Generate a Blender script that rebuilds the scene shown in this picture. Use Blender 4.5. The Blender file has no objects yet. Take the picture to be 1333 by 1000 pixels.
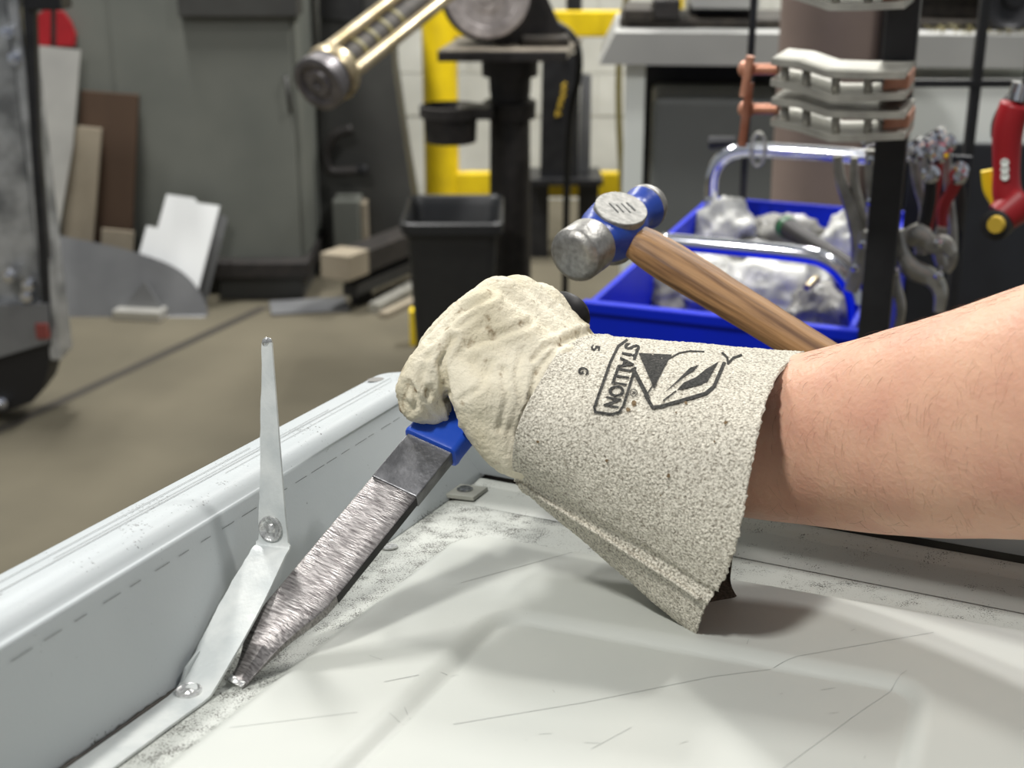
import bpy, bmesh, math, random
from mathutils import Vector, Matrix, noise
from mathutils.bvhtree import BVHTree
random.seed(7)
C = bpy.context.scene.collection
sc = bpy.context.scene
# ------------------------------------------------------------------ camera, world, lights, exposure
F, CX, CY = 1800.0, 666.5, 500.0
PITCH = math.radians(20); CAM = Vector((0, 0, 1.45))
cd = bpy.data.cameras.new('camera'); cam = bpy.data.objects.new('camera', cd); C.objects.link(cam)
cam.location = CAM; cam.rotation_euler = (math.pi/2 - PITCH, 0, 0)
cd.sensor_width = 36; cd.lens = F/1333*36; cd.clip_start = .02
cd.dof.use_dof = True; cd.dof.focus_distance = .70; cd.dof.aperture_fstop = 11.5
sc.camera = cam
w = bpy.data.worlds.new('world'); sc.world = w; w.use_nodes = True
w.node_tree.nodes['Background'].inputs[0].default_value = (.90, .95, 1, 1)
w.node_tree.nodes['Background'].inputs[1].default_value = .28
def lamp(loc, tgt, sx, sy, power, col=(1, .985, .955)):
    l = bpy.data.lights.new('unseen_ceiling_lamp', 'AREA'); l.shape = 'RECTANGLE'; l.size = sx; l.size_y = sy
    l.energy = power; l.color = col
    o = bpy.data.objects.new('unseen_ceiling_lamp', l); C.objects.link(o); o.location = loc
    o.rotation_euler = (Vector(tgt)-Vector(loc)).to_track_quat('-Z', 'Y').to_euler()
lamp((-1.35, -.6, 4.4), (-1.35, -.6, 0), .22, .6, 124)      # ceiling lamp over the camera side
lamp((2.2, 2.3, 4.4), (2.2, 2.3, 0), .18, .45, 80)         # beyond the bench, to the right
lamp((1.6, 5.2, 4.4), (1.6, 5.2, 0), .35, 1.2, 210)  # unseen lamp added to brighten the right background
lamp((-1.4, 4.2, 4.4), (-1.4, 4.2, 0), .35, 1.2, 215)  # unseen lamp added to brighten the cabinet side of the background
vs = sc.view_settings; vs.view_transform = 'Standard'; vs.look = 'None'; vs.gamma = 1; vs.exposure = 0
vs.use_curve_mapping = False
# ------------------------------------------------------------------ coordinates
X3 = Vector((1, 0, 0)); FW = Vector((0, math.cos(PITCH), -math.sin(PITCH))); DN = Vector((0, -math.sin(PITCH), -math.cos(PITCH)))
def cw(x, y, z): return CAM + X3*x + DN*y + FW*z                    # camera metres -> world
def px(x, y, z): return cw((x-CX)/F*z, (y-CY)/F*z, z)              # picture point at a real depth
def ray(x, y): return (X3*((x-CX)/F) + DN*((y-CY)/F) + FW)
def at(x, y, Y): r = ray(x, y); return CAM + r*(Y/r.y)              # on the upright plane at distance Y
def flr(x, y, h=0.0): r = ray(x, y); return CAM + r*((h-CAM.z)/r.z) # on the level plane at height h
def onplane(x, y, p0, n): r = ray(x, y); return CAM + r*((p0-CAM).dot(n)/r.dot(n))
cv = lambda a: (X3*a[0] + DN*a[1] + FW*a[2])
PV = cv((700, -400, F)).normalized(); PU = cv((4857, 400, -F)); PU = (PU - PV*PU.dot(PV)).normalized(); PN = PU.cross(PV).normalized()
if PN.z < 0: PN = -PN
PO = CAM + ray(560, 650)*(-.26/ray(560, 650).dot(PN))
def P(u, v, n=0): return PO + (PU*u + PV*v + PN*n)/1000.0           # panel frame, millimetres
def onpanel(x, y, n=0): return onplane(x, y, PO + PN*(n/1000), PN)
def uv(p): d = p-PO; return (d.dot(PU)*1000, d.dot(PV)*1000, d.dot(PN)*1000)
# ------------------------------------------------------------------ materials
def lin(c): return tuple(((x/255)/12.92 if x/255 <= .04045 else ((x/255+.055)/1.055)**2.4) for x in c) + (1,)
MATS = {}
def mat(name, col, rough=.5, metal=0, col2=None, nscale=20, namt=(.35, .65), bump=0, bscale=80, spec=None, coat=0, sss=0, emit=0, detail=4, stretch=None, dirt=None):
    m = bpy.data.materials.new(name); m.use_nodes = True; nt = m.node_tree; N = nt.nodes; L = nt.links
    b = N['Principled BSDF']; b.inputs['Base Color'].default_value = lin(col)
    b.inputs['Roughness'].default_value = rough; b.inputs['Metallic'].default_value = metal
    if spec is not None: b.inputs['Specular IOR Level'].default_value = spec
    if coat: b.inputs['Coat Weight'].default_value = coat
    if sss:
        b.inputs['Subsurface Weight'].default_value = sss; b.inputs['Subsurface Radius'].default_value = (.010, .004, .002); b.inputs['Subsurface Scale'].default_value = 1
    tc = N.new('ShaderNodeTexCoord'); vec = tc.outputs['Object']
    if stretch:
        mp = N.new('ShaderNodeMapping'); mp.inputs['Scale'].default_value = stretch; L.new(vec, mp.inputs[0]); vec = mp.outputs[0]
    outc = None
    if col2:
        n = N.new('ShaderNodeTexNoise'); n.inputs['Scale'].default_value = nscale; n.inputs['Detail'].default_value = detail; L.new(vec, n.inputs[0])
        r = N.new('ShaderNodeValToRGB'); r.color_ramp.elements[0].position = namt[0]; r.color_ramp.elements[1].position = namt[1]
        r.color_ramp.elements[0].color = lin(col); r.color_ramp.elements[1].color = lin(col2)
        L.new(n.outputs[0], r.inputs[0]); outc = r.outputs[0]
    if dirt:   # (colour, speckle scale, attribute name)
        dc, ds, an, dlo, dhi = dirt
        a = N.new('ShaderNodeAttribute'); a.attribute_name = an
        n = N.new('ShaderNodeTexNoise'); n.inputs['Scale'].default_value = ds; n.inputs['Detail'].default_value = 3; L.new(tc.outputs['Object'], n.inputs[0])
        n2 = N.new('ShaderNodeTexNoise'); n2.inputs['Scale'].default_value = ds/14; L.new(tc.outputs['Object'], n2.inputs[0])
        ad = N.new('ShaderNodeMath'); ad.operation = 'MULTIPLY_ADD'; L.new(n2.outputs[0], ad.inputs[0]); ad.inputs[1].default_value = .5; L.new(n.outputs[0], ad.inputs[2])
        s = N.new('ShaderNodeMath'); s.operation = 'MULTIPLY_ADD'; L.new(a.outputs['Fac'], s.inputs[0]); s.inputs[1].default_value = .34; L.new(ad.outputs[0], s.inputs[2])
        rr = N.new('ShaderNodeMapRange'); rr.inputs[1].default_value = dlo; rr.inputs[2].default_value = dhi; L.new(s.outputs[0], rr.inputs[0])
        mx = N.new('ShaderNodeMix'); mx.data_type = 'RGBA'; L.new(rr.outputs[0], mx.inputs[0])
        if outc: L.new(outc, mx.inputs[6])
        else: mx.inputs[6].default_value = lin(col)
        mx.inputs[7].default_value = lin(dc); outc = mx.outputs[2]
    if outc: L.new(outc, b.inputs['Base Color'])
    if bump:
        n = N.new('ShaderNodeTexNoise'); n.inputs['Scale'].default_value = bscale; n.inputs['Detail'].default_value = 5; L.new(vec, n.inputs[0])
        bp = N.new('ShaderNodeBump'); bp.inputs['Strength'].default_value = bump; bp.inputs['Distance'].default_value = .002 if bscale > 50 else .01
        L.new(n.outputs[0], bp.inputs['Height']); L.new(bp.outputs[0], b.inputs['Normal'])
    if emit:
        b.inputs['Emission Color'].default_value = lin(col); b.inputs['Emission Strength'].default_value = emit
    MATS[name] = m; return m
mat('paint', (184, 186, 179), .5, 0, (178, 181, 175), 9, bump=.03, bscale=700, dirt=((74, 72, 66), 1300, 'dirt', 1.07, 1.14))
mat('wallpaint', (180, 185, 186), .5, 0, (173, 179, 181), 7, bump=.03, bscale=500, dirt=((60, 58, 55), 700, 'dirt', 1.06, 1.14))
mat('strip', (212, 215, 212), .42, .1, (188, 193, 192), 60, bump=.12, bscale=500)
mat('raw', (226, 226, 224), .25, .75, (170, 170, 168), 500, bump=.3, bscale=500)
mat('stampgrey', (126, 124, 120), .6)
mat('linegrey', (112, 114, 112), .6)
mat('scratch', (138, 140, 137), .5)
mat('blade', (154, 150, 148), .38, .85, (82, 77, 77), 210, (.38, .72), bump=.25, bscale=300, stretch=(1, 3, 1), detail=8)
mat('bladedark', (128, 128, 130), .4, .85, (84, 84, 86), 60, bump=.15, bscale=300)
mat('bladeedge', (52, 50, 50), .5, .8, (30, 30, 30), 60)
mat('bluegrip', (24, 72, 178), .35, 0, (62, 84, 120), 70, (.62, .74), bump=.08, bscale=200)
mat('leather', (228, 220, 198), .72, 0, (204, 194, 166), 24, (.4, .68), bump=.5, bscale=550, spec=.25, dirt=((120, 96, 62), 150, 'dirt', .94, 1.12))
mat('suede', (236, 230, 214), .95, 0, (122, 113, 98), 850, (.42, .74), bump=1.0, bscale=800, spec=.1, dirt=((84, 70, 52), 300, 'dirt', 1.05, 1.12))
mat('print', (62, 62, 60), .95, 0, (96, 94, 90), 900, (.45, .75), bump=.8, bscale=800, spec=.1)
mat('skin', (224, 178, 150), .5, 0, (212, 160, 136), 34, (.36, .7), bump=.3, bscale=330, spec=.35, sss=.25)
mat('hair', (110, 76, 56), .6)
mat('hammersteel', (168, 166, 161), .42, .8, (138, 136, 132), 220, bump=.2, bscale=300)
mat('cheek', (160, 158, 152), .55, .5, (132, 131, 126), 260, bump=.25, bscale=260)
mat('hammerblue', (34, 66, 158), .32, 0, (52, 74, 128), 120, (.6, .75), bump=.15, bscale=150)
mat('engrave', (78, 78, 78), .7)
mat('wood', (166, 126, 82), .55, 0, (104, 72, 44), 26, (.40, .66), bump=.35, bscale=60, stretch=(1, 1, 1), detail=8)
mat('concrete', (96, 90, 74), .9, 0, (80, 75, 61), 1.6, (.35, .7), bump=.1, bscale=60, detail=8)
mat('joint', (54, 50, 43), .9)
mat('blockwall', (196, 196, 188), .7, 0, (176, 176, 168), 3, bump=.1, bscale=90)
mat('cabgrey', (112, 114, 107), .5, 0, (101, 104, 98), 3, bump=.05, bscale=90)
mat('cabdark', (64, 64, 61), .55, 0, (52, 52, 50), 5, bump=.08, bscale=90)
mat('black', (24, 24, 25), .5, 0, (34, 34, 34), 20)
mat('blackplastic', (30, 31, 33), .45, 0, (34, 35, 36), 30)
mat('castiron', (52, 48, 46), .55, .2, (40, 38, 37), 30, bump=.1, bscale=100)
mat('tabletop', (142, 134, 120), .5, .3, (110, 102, 92), 30)
mat('yellow', (238, 206, 22), .42, 0, (222, 190, 24), 12)
mat('wheel', (212, 204, 202), .6, .1, (176, 168, 166), 40)
mat('galv', (196, 198, 200), .36, .6, (130, 132, 134), 14, (.36, .66), bump=.1, bscale=40)
mat('darksteel', (58, 58, 60), .4, .6, (48, 48, 50), 20)
mat('sheet', (130, 131, 132), .45, .4, (118, 119, 121), 6)
mat('alusheet', (206, 204, 196), .35, .6, (186, 184, 178), 4)
mat('whitesheet', (246, 248, 248), .4)
mat('brownboard', (82, 62, 46), .7, 0, (70, 52, 38), 6, stretch=(1, 1, .2))
mat('beigeboard', (150, 140, 122), .75, 0, (138, 128, 110), 8)
mat('capgrey', (126, 122, 124), .4, .6, (100, 97, 98), 30)
mat('red', (170, 30, 38), .4, 0, (148, 26, 34), 10)
mat('dullred', (128, 60, 54), .6)
mat('redgrip', (160, 44, 48), .5)
mat('brass', (200, 186, 158), .32, .8, (168, 152, 118), 14)
mat('blueplastic', (8, 38, 206), .45, 0, (12, 40, 192), 8, spec=.2)
mat('chrome', (226, 228, 236), .1, 1)
mat('copper', (218, 160, 134), .42, .4, (188, 126, 98), 40)
mat('plated', (180, 178, 168), .38, .45, (152, 150, 142), 40)
mat('toolsteel', (190, 188, 182), .3, .75, (150, 148, 143), 40)
mat('benchgrey', (174, 174, 170), .5, 0, (162, 162, 159), 4)
mat('boxgrey', (112, 115, 113), .55, 0, (104, 107, 106), 4)
mat('palepanel', (240, 243, 238), .55, 0, (232, 237, 231), 4)
mat('navy', (34, 37, 44), .6, 0, (28, 30, 36), 8)
mat('browndrum', (130, 114, 105), .55, 0, (118, 103, 95), 5)
mat('bag', (226, 225, 218), .35, 0, (168, 168, 162), 22, bump=.25, bscale=40)
mat('bagdark', (150, 148, 140), .4, 0, (110, 108, 104), 26, bump=.25, bscale=40)
mat('oily', (62, 56, 48), .6, .2, (38, 34, 30), 30, bump=.4, bscale=60)
mat('green', (42, 92, 56), .4)
mat('olive', (112, 104, 62), .5)
mat('marker', (196, 164, 52), .6)
mat('rubber', (22, 20, 20), .6)
mat('bracketgrey', (156, 156, 146), .5, 0, (142, 142, 133), 40)
mat('screw', (170, 172, 172), .25, 1, (96, 96, 96), 300)
# ------------------------------------------------------------------ mesh helpers
ORG = {}
def put(name, verts, faces, m, parent=None, smooth=False, attr=None, kind=None, loc=None):
    if parent is not None: org = ORG[parent.name]
    else:
        if loc is None:
            xs = [v[0] for v in verts]; ys = [v[1] for v in verts]; zs = [v[2] for v in verts]
            loc = Vector(((min(xs)+max(xs))/2, (min(ys)+max(ys))/2, min(zs)))
        org = Vector(loc)
    me = bpy.data.meshes.new(name); me.from_pydata([tuple(Vector(v)-org) for v in verts], [], faces); me.update()
    if smooth: me.polygons.foreach_set('use_smooth', [True]*len(me.polygons))
    ob = bpy.data.objects.new(name, me); C.objects.link(ob)
    if parent is not None: ob.parent = parent
    else: ob.location = org
    ORG[ob.name] = org
    me.materials.append(MATS[m] if isinstance(m, str) else m)
    if attr:
        a = me.attributes.new('dirt', 'FLOAT', 'POINT'); a.data.foreach_set('value', attr)
    if kind: ob['kind'] = kind
    return ob
def thing(name, label, cat, loc, group=None):
    o = bpy.data.objects.new(name, None); C.objects.link(o); o.location = loc; o.empty_display_size = .05
    o['label'] = label; o['category'] = cat
    if group: o['group'] = group
    ORG[o.name] = Vector(loc); return o
def tag(o, label, cat, group=None):
    o['label'] = label; o['category'] = cat
    if group: o['group'] = group
    return o
class MB:
    def __init__(s): s.v = []; s.f = []
    def add(s, vs, fs):
        k = len(s.v); s.v += [Vector(v) for v in vs]; s.f += [tuple(i+k for i in f) for f in fs]; return s
    def box(s, c, ax, half, bev=0):
        """box at c along three axes; bev = edge rounding"""
        c = Vector(c); ax = [Vector(a).normalized() for a in ax]
        bm = bmesh.new(); bmesh.ops.create_cube(bm, size=2)
        for v in bm.verts: v.co = Vector((v.co.x*half[0], v.co.y*half[1], v.co.z*half[2]))
        if bev: bmesh.ops.bevel(bm, geom=bm.edges[:], offset=bev, segments=2, affect='EDGES', profile=.5)
        if ax[0].cross(ax[1]).dot(ax[2]) < 0: bmesh.ops.reverse_faces(bm, faces=bm.faces[:])
        bm.verts.index_update()
        s.add([c+ax[0]*v.co.x+ax[1]*v.co.y+ax[2]*v.co.z for v in bm.verts], [[v.index for v in f.verts] for f in bm.faces]); bm.free(); return s
    def wbox(s, x0, x1, y0, y1, z0, z1, bev=0):
        return s.box(((x0+x1)/2, (y0+y1)/2, (z0+z1)/2), ((1, 0, 0), (0, 1, 0), (0, 0, 1)), (abs(x1-x0)/2, abs(y1-y0)/2, abs(z1-z0)/2), bev)
    def pbox(s, x0, y0, x1, y1, Y, depth, bev=0, floor=False):
        a, b, c_, d = at(x0, y0, Y), at(x1, y0, Y), at(x0, y1, Y), at(x1, y1, Y)
        return s.wbox((a.x+c_.x)/2, (b.x+d.x)/2, Y, Y+depth, 0 if floor else c_.z, a.z, bev)
    def tube(s, pts, rad, n=16, caps=True, flat=None):
        pts = [Vector(p) for p in pts]; rad = rad if isinstance(rad, (list, tuple)) else [rad]*len(pts)
        rings = []; prev = None
        for i, p in enumerate(pts):
            t = (pts[min(i+1, len(pts)-1)]-pts[max(i-1, 0)]).normalized()
            if prev is None:
                up = Vector((0, 0, 1)) if abs(t.z) < .9 else Vector((1, 0, 0))
                if flat is not None: up = Vector(flat)
                a = (up - t*up.dot(t)).normalized()
            else: a = (prev - t*prev.dot(t)).normalized()
            b = t.cross(a); prev = a; r = rad[i]; ra, rb = (r if isinstance(r, tuple) else (r, r))
            rings.append([p + a*(math.cos(2*math.pi*k/n)*ra) + b*(math.sin(2*math.pi*k/n)*rb) for k in range(n)])
        vs = [v for r in rings for v in r]; fs = []
        for i in range(len(rings)-1):
            for k in range(n):
                k2 = (k+1) % n; fs.append((i*n+k, i*n+k2, (i+1)*n+k2, (i+1)*n+k))
        if caps: fs.append(tuple(range(n))[::-1]); fs.append(tuple((len(rings)-1)*n+k for k in range(n)))
        return s.add(vs, fs)
    def lathe(s, o, axis, prof, n=32, sx=1.0, sref=None):
        """prof = [(distance along axis, radius)]"""
        o = Vector(o); axis = Vector(axis).normalized()
        ref = Vector(sref) if sref is not None else (Vector((0, 0, 1)) if abs(axis.z) < .9 else Vector((1, 0, 0)))
        a = (ref-axis*ref.dot(axis)).normalized(); b = axis.cross(a)
        vs = []; fs = []
        for d, r in prof:
            vs += [o+axis*d+a*(math.cos(2*math.pi*k/n)*r*sx)+b*(math.sin(2*math.pi*k/n)*r) for k in range(n)]
        for i in range(len(prof)-1):
            for k in range(n):
                k2 = (k+1) % n; fs.append((i*n+k, i*n+k2, (i+1)*n+k2, (i+1)*n+k))
        fs.append(tuple(range(n))[::-1]); fs.append(tuple((len(prof)-1)*n+k for k in range(n)))
        return s.add(vs, fs)
    def prism(s, pts, off):
        """polygon in space extruded by vector off"""
        pts = [Vector(p) for p in pts]; n = len(pts); off = Vector(off)
        return s.add(pts+[p+off for p in pts], [tuple(range(n)), tuple(range(2*n-1, n-1, -1))]+[(i, n+i, n+(i+1) % n, (i+1) % n) for i in range(n)])
    def grid(s, rows, closed=False):
        m = len(rows[0]); vs = [v for r in rows for v in r]; fs = []
        for i in range(len(rows)-1):
            for k in range(m if closed else m-1):
                k2 = (k+1) % m; fs.append((i*m+k, i*m+k2, (i+1)*m+k2, (i+1)*m+k))
        return s.add(vs, fs)
    def sphere(s, c, r, nu=16, nv=10):
        c = Vector(c); r = r if isinstance(r, (tuple, list)) else (r, r, r)
        rows = [[c+Vector((r[0]*math.sin(math.pi*i/nv)*math.cos(2*math.pi*k/nu), r[1]*math.sin(math.pi*i/nv)*math.sin(2*math.pi*k/nu), r[2]*math.cos(math.pi*i/nv))) for k in range(nu)] for i in range(nv+1)]
        return s.grid(rows, True)
    def put(s, name, m, parent=None, smooth=False, **k):
        o = put(name, s.v, s.f, m, parent, smooth, **k)
        bm = bmesh.new(); bm.from_mesh(o.data); bmesh.ops.recalc_face_normals(bm, faces=bm.faces[:])
        if smooth == 'auto':
            for f in bm.faces: f.smooth = True
            for e in bm.edges:
                if len(e.link_faces) == 2 and e.calc_face_angle(0) > .6: e.smooth = False
        bm.to_mesh(o.data); bm.free(); return o
def crm(pts, n):
    """Catmull-Rom through tuples, n steps per span"""
    out = []; m = len(pts)
    for i in range(m-1):
        p0, p1, p2, p3 = pts[max(i-1, 0)], pts[i], pts[i+1], pts[min(i+2, m-1)]
        for k in range(n):
            t = k/n; out.append(tuple(.5*((2*b)+(-a+c)*t+(2*a-5*b+4*c-d)*t*t+(-a+3*b-3*c+d)*t**3) for a, b, c, d in zip(p0, p1, p2, p3)))
    out.append(tuple(pts[-1])); return out
def smoothstep(a, b, x): t = max(0, min(1, (x-a)/(b-a))); return t*t*(3-2*t)
def dseg(p, a, b):
    ax, ay = a; bx, by = b; dx, dy = bx-ax, by-ay; t = max(0, min(1, ((p[0]-ax)*dx+(p[1]-ay)*dy)/(dx*dx+dy*dy+1e-9)))
    return math.hypot(p[0]-ax-dx*t, p[1]-ay-dy*t)
def toimg(p): d = p-CAM; z = d.dot(FW); return (CX+F*d.x/z, CY+F*d.dot(DN)/z)
UP = Vector((0, 0, 1))
# ------------------------------------------------------------------ the setting
o = put('floor', [(-9, -4, 0), (9, -4, 0), (9, 9, 0), (-9, 9, 0)], [(0, 1, 2, 3)], 'concrete', loc=(0, 0, 0)); o['kind'] = 'structure'
a, b = flr(-120, 615), flr(345, 400); d = (b-a).normalized()
n_ = d.cross(UP)*.022; a = a-d*2
put('floor_joint', [a-n_+UP*.001, a+n_+UP*.001, b+n_+UP*.001, b-n_+UP*.001], [(0, 1, 2, 3)], 'joint', parent=o)
WY = 6.6
o = MB().wbox(-9, 9, WY, WY+.2, 0, 4.6).put('wall_back', 'blockwall'); o['kind'] = 'structure'
# block courses: 200 mm x 400 mm blocks seen between the machine and the bench
o2 = o
k = 0; blk = None
for r in range(2, 8):
    for c_ in range(-3, 5):
        x0 = c_*.4 + (.2 if r % 2 else 0); z0 = r*.2
        m_ = MB().wbox(x0+.003, x0+.397, WY-.004, WY, z0+.003, z0+.197, .001)
        m_.put('block', 'blockwall', parent=o2)
# ------------------------------------------------------------------ foreground: the pressed metal panel
shu = lambda v: -3-.068*(v+270)
gapv = lambda u: 50-.21*(u-9)
platv = lambda u: -57-.13*(u-64)
def rbox(u, v, u0, u1, v0, v1, r):
    cu, cv_ = (u0+u1)/2, (v0+v1)/2; hu, hv = (u1-u0)/2-r, (v1-v0)/2-r
    qx, qy = abs(u-cu)-hu, abs(v-cv_)-hv
    return math.hypot(max(qx, 0), max(qy, 0))+min(max(qx, qy), 0)-r
def hgt(u, v):
    d1 = rbox(u, v-(-.13*(u-64)), 49, 900, -900, -62, 22)
    d2 = rbox(u, v+.07*(u-113), 113, 313, -440, -167, 16)
    n = 4.5*smoothstep(5, -5, d1) - 5.0*max(0, min(1, (7-d2)/9.5))**1.7
    return n, d1, d2
panel = thing('metal_tray', 'pale grey painted sheet metal tray with raised side and stamped centre pad', 'metal tray', P(200, -150, -1))
rows = []; dirt = []
us = [10+i*1.8 for i in range(int(560/1.8))]; NV = 300
for i in range(NV+1):
    row = []
    for u in us:
        v0, v1 = -470, gapv(u)-1; v = v0+(v1-v0)*i/NV
        n, d1, d2 = hgt(u, v)
        row.append(P(u, v, n))
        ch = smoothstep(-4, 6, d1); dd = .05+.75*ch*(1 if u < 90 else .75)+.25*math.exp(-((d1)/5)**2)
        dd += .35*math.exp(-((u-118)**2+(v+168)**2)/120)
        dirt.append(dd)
    rows.append(row)
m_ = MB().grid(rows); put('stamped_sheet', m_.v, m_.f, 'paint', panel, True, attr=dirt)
# side wall with rounded shoulder, flat rim and turned-down outer lip; rounded at its far end
def wallprof(v):
    s = shu(v); return [(12, 0), (11.2, 1.5), (10.2, 5), (s+5, 55), (s+2.5, 62), (s-2.5, 67.5), (s-8, 69.2), (s-14, 69), (s-30, 67), (s-34, 66), (s-37, 63), (s-38, 58), (s-36, 20), (s-34, 0)]
rows = []; dirt = []
for i in range(90):
    v = -480+i*(540/89.0); pr = crm(wallprof(v), 4); e = max(0, (v-42)/18.0)
    sh = (1-math.sqrt(max(0, 1-e*e)))
    row = []
    for (u, n) in pr:
        uu = u if u > shu(v)-12 else u+sh*16
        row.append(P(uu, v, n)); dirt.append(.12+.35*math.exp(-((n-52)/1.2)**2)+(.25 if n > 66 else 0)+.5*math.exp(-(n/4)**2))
    rows.append(row)
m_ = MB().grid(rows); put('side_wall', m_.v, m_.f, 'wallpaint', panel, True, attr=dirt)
# back wall behind the rail, rising to the same rim
rows = []
for i in range(30):
    u = shu(46)-26+(600*i/29.0); g = gapv(max(u, 9))
    eb = 3+9*smoothstep(50, 110, u)
    rows.append([P(u, g+a_, b_) for a_, b_ in ((7.5, eb), (6, eb), (5.8, eb+.5), (-8, 46), (-14, 60), (-13, 65), (-9, 67.5), (-5, 67), (-3, 62), (7.5, eb+8), (7.5, eb))])
MB().grid(rows).put('back_wall', 'wallpaint', panel, 'auto')
MB().grid([[P(u, gapv(max(u, 9))+a_, b_) for a_, b_ in ((-3, -12), (26, -12), (30, -8), (30, 30))] for u in (-50, 9, 300, 560)]).put('dark_slot_backing', 'oily', panel)  # added dark sheet, paints the shade seen through the open slot
# rail: rounded bead in front of the slot, then a shallow sloping face
rows = []; dirt = []
for i in range(80):
    u = 16+(560*i/79.0); g = gapv(u); e = .3+.7*smoothstep(50, 110, u)
    row = []
    for d_, n in crm([(-1, -8), (-.5, 3), (1, 8), (4, 11), (8, 10.8), (11, 8.5), (13, 5.6), (16, 5), (30, 4.2), (42, 3.2), (48, .4)], 4):
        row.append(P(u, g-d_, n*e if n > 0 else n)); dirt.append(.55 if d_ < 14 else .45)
    rows.append(row)
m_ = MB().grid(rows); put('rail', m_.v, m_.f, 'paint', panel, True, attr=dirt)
# scored lines that run along the rim and along the wall just under the shoulder
def wall_line(du, n, v0, v1, w_, m='linegrey'):
    r0, r1 = [], []
    for i in range(41):
        v = v0+(v1-v0)*i/40.0; u = shu(v)+du
        r0.append(P(u, v, n) if du < -6 else P(u, v, n-w_)); r1.append(P(u-2*w_, v, n) if du < -6 else P(u, v, n+w_))
    MB().grid([r0, r1]).put('scratch', m, panel)
wall_line(-17, 69.1, -470, 30, .22); wall_line(-20, 68.7, -330, -60, .16); wall_line(-25, 68.2, -470, -150, .2); wall_line(-12, 69.55, -200, 20, .14)
for k in range(26): wall_line(5.55, 54.2, -470+k*19.5, -470+k*19.5+random.uniform(8, 17), .16)
# two dull round stamps on the far end of the rim
for (x, y) in ((489, 494), (508, 495.5)):
    p = onplane(x, y, P(0, 0, 68.2), PN); uu, vv, nn = uv(p)
    mb = MB(); mb.add([P(uu, vv, nn)]+[P(uu+math.cos(k*.314)*5, vv+math.sin(k*.314)*7, 68.2) for k in range(20)], [(0, k+1, (k+1) % 20+1) for k in range(20)])
    mb.put('rim_stamp', 'stampgrey', panel)
# scratches: shallow scored lines that follow the pressing
def score(pts, wmm=.35, m='scratch'):
    mb = MB(); L_ = []
    uvs = [uv(onpanel(x, y, 2))[:2] for x, y in pts]
    path = []
    for i in range(len(uvs)-1):
        for k in range(14): t = k/14; path.append((uvs[i][0]*(1-t)+uvs[i+1][0]*t, uvs[i][1]*(1-t)+uvs[i+1][1]*t))
    path.append(uvs[-1]); r0 = []; r1 = []
    for i, (u, v) in enumerate(path):
        a_, b_ = path[max(i-1, 0)], path[min(i+1, len(path)-1)]; dx, dy = b_[0]-a_[0], b_[1]-a_[1]; l = math.hypot(dx, dy)
        n = hgt(u, v)[0]+.12; r0.append(P(u-dy/l*wmm, v+dx/l*wmm, n)); r1.append(P(u+dy/l*wmm, v-dx/l*wmm, n))
    mb.grid([r0, r1]).put('scratch', m, panel)
score([(590, 936), (760, 908), (930, 874), (1045, 860), (1215, 830)], .15)
score([(1010, 1000), (1120, 920), (1180, 880)], .08)
score([(500, 895), (545, 886)], .2)
score([(770, 968), (822, 940)], .1)
score([(600, 765), (755, 722)], .15)
score([(300, 955), (465, 935)], .1)
for i in range(16):
    x, y = random.uniform(480, 1250), random.uniform(760, 990); score([(x, y), (x+random.uniform(-25, 25), y+random.uniform(-8, 8))], .09)
# chips of bare metal where spot welds were drilled
for (x, y, r) in ((505, 713, 5), (655, 634, 4), (667, 635, 3.4)):
    p = onpanel(x, y, .6); mb = MB(); pts = [p+(PU*math.cos(k*.45)+PV*math.sin(k*.45))*(r*.001*random.uniform(.7, 1.2)) for k in range(14)]
    mb.prism(pts, PN*.0008).put('drilled_weld', 'raw', panel)
# bracket in the far corner: upright web, foot and screw
bc = thing('corner_bracket', 'small grey bent metal bracket screwed into the tray corner', 'bracket', onpanel(595, 640))
prof = [(575, 625), (580, 645), (594, 656), (612, 651), (632, 634)]
A = [onpanel(600, 655, 1), onpanel(628, 632, 1), onpanel(598, 624, 1), onpanel(572, 640, 1)]
rows = []
fu, fv, _ = uv(onpanel(603, 640, 0))
pr = crm([(-17, 34), (-15.5, 18), (-12, 7), (-5, 4.6), (6, 4.2), (16, 4.2)], 5)
rows = [[P(fu+a_, fv-22+t, b_) for a_, b_ in pr] for t in (0, 6, 14, 24)]
rows2 = [[P(fu+a_+.3, fv-22+t, b_-2.2) for a_, b_ in pr] for t in (0, 6, 14, 24)]
mb = MB().grid(rows).grid(rows2).grid([rows[0], rows2[0]]).grid([[r[-1] for r in rows], [r[-1] for r in rows2]]); mb.put('bent_plate', 'bracketgrey', bc, 'auto')
sp = P(fu+5, fv-9, 4.2)
MB().lathe(sp, PN, [(0, .0052), (.0012, .005), (.002, .0036), (.0014, .0018), (.0014, .0001)], 20).put('screw', 'screw', bc, 'auto')
# ------------------------------------------------------------------ peeled metal strip
strip = thing('metal_strip', 'thin pale metal strip peeled up from the tray edge, bent to a point', 'metal strip', P(21, -300, 0))
def onu(x, y, u): return onplane(x, y, P(u, 0, 0), PU)
q1 = uv(P(21.5, -296, 1.2)); q2 = uv(onu(356, 708, 20)); q3 = uv(onu(348, 446, 14))
path = crm([(21.5, -480, 1.2), (21.5, -400, 1.2), (21.5, -320, 1.2), (21.5, -300, 1.4), (21.3, -293, 3.4), tuple(.75*q1[i]+.25*q2[i] for i in range(3)), tuple(.5*(q1[i]+q2[i]) for i in range(3)),
            tuple(.1*q1[i]+.9*q2[i] for i in range(3)), q2, tuple(.86*q2[i]+.14*q3[i] for i in range(3)), tuple(.6*q2[i]+.4*q3[i] for i in range(3)), tuple(.25*q2[i]+.75*q3[i] for i in range(3)), q3], 8)
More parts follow.
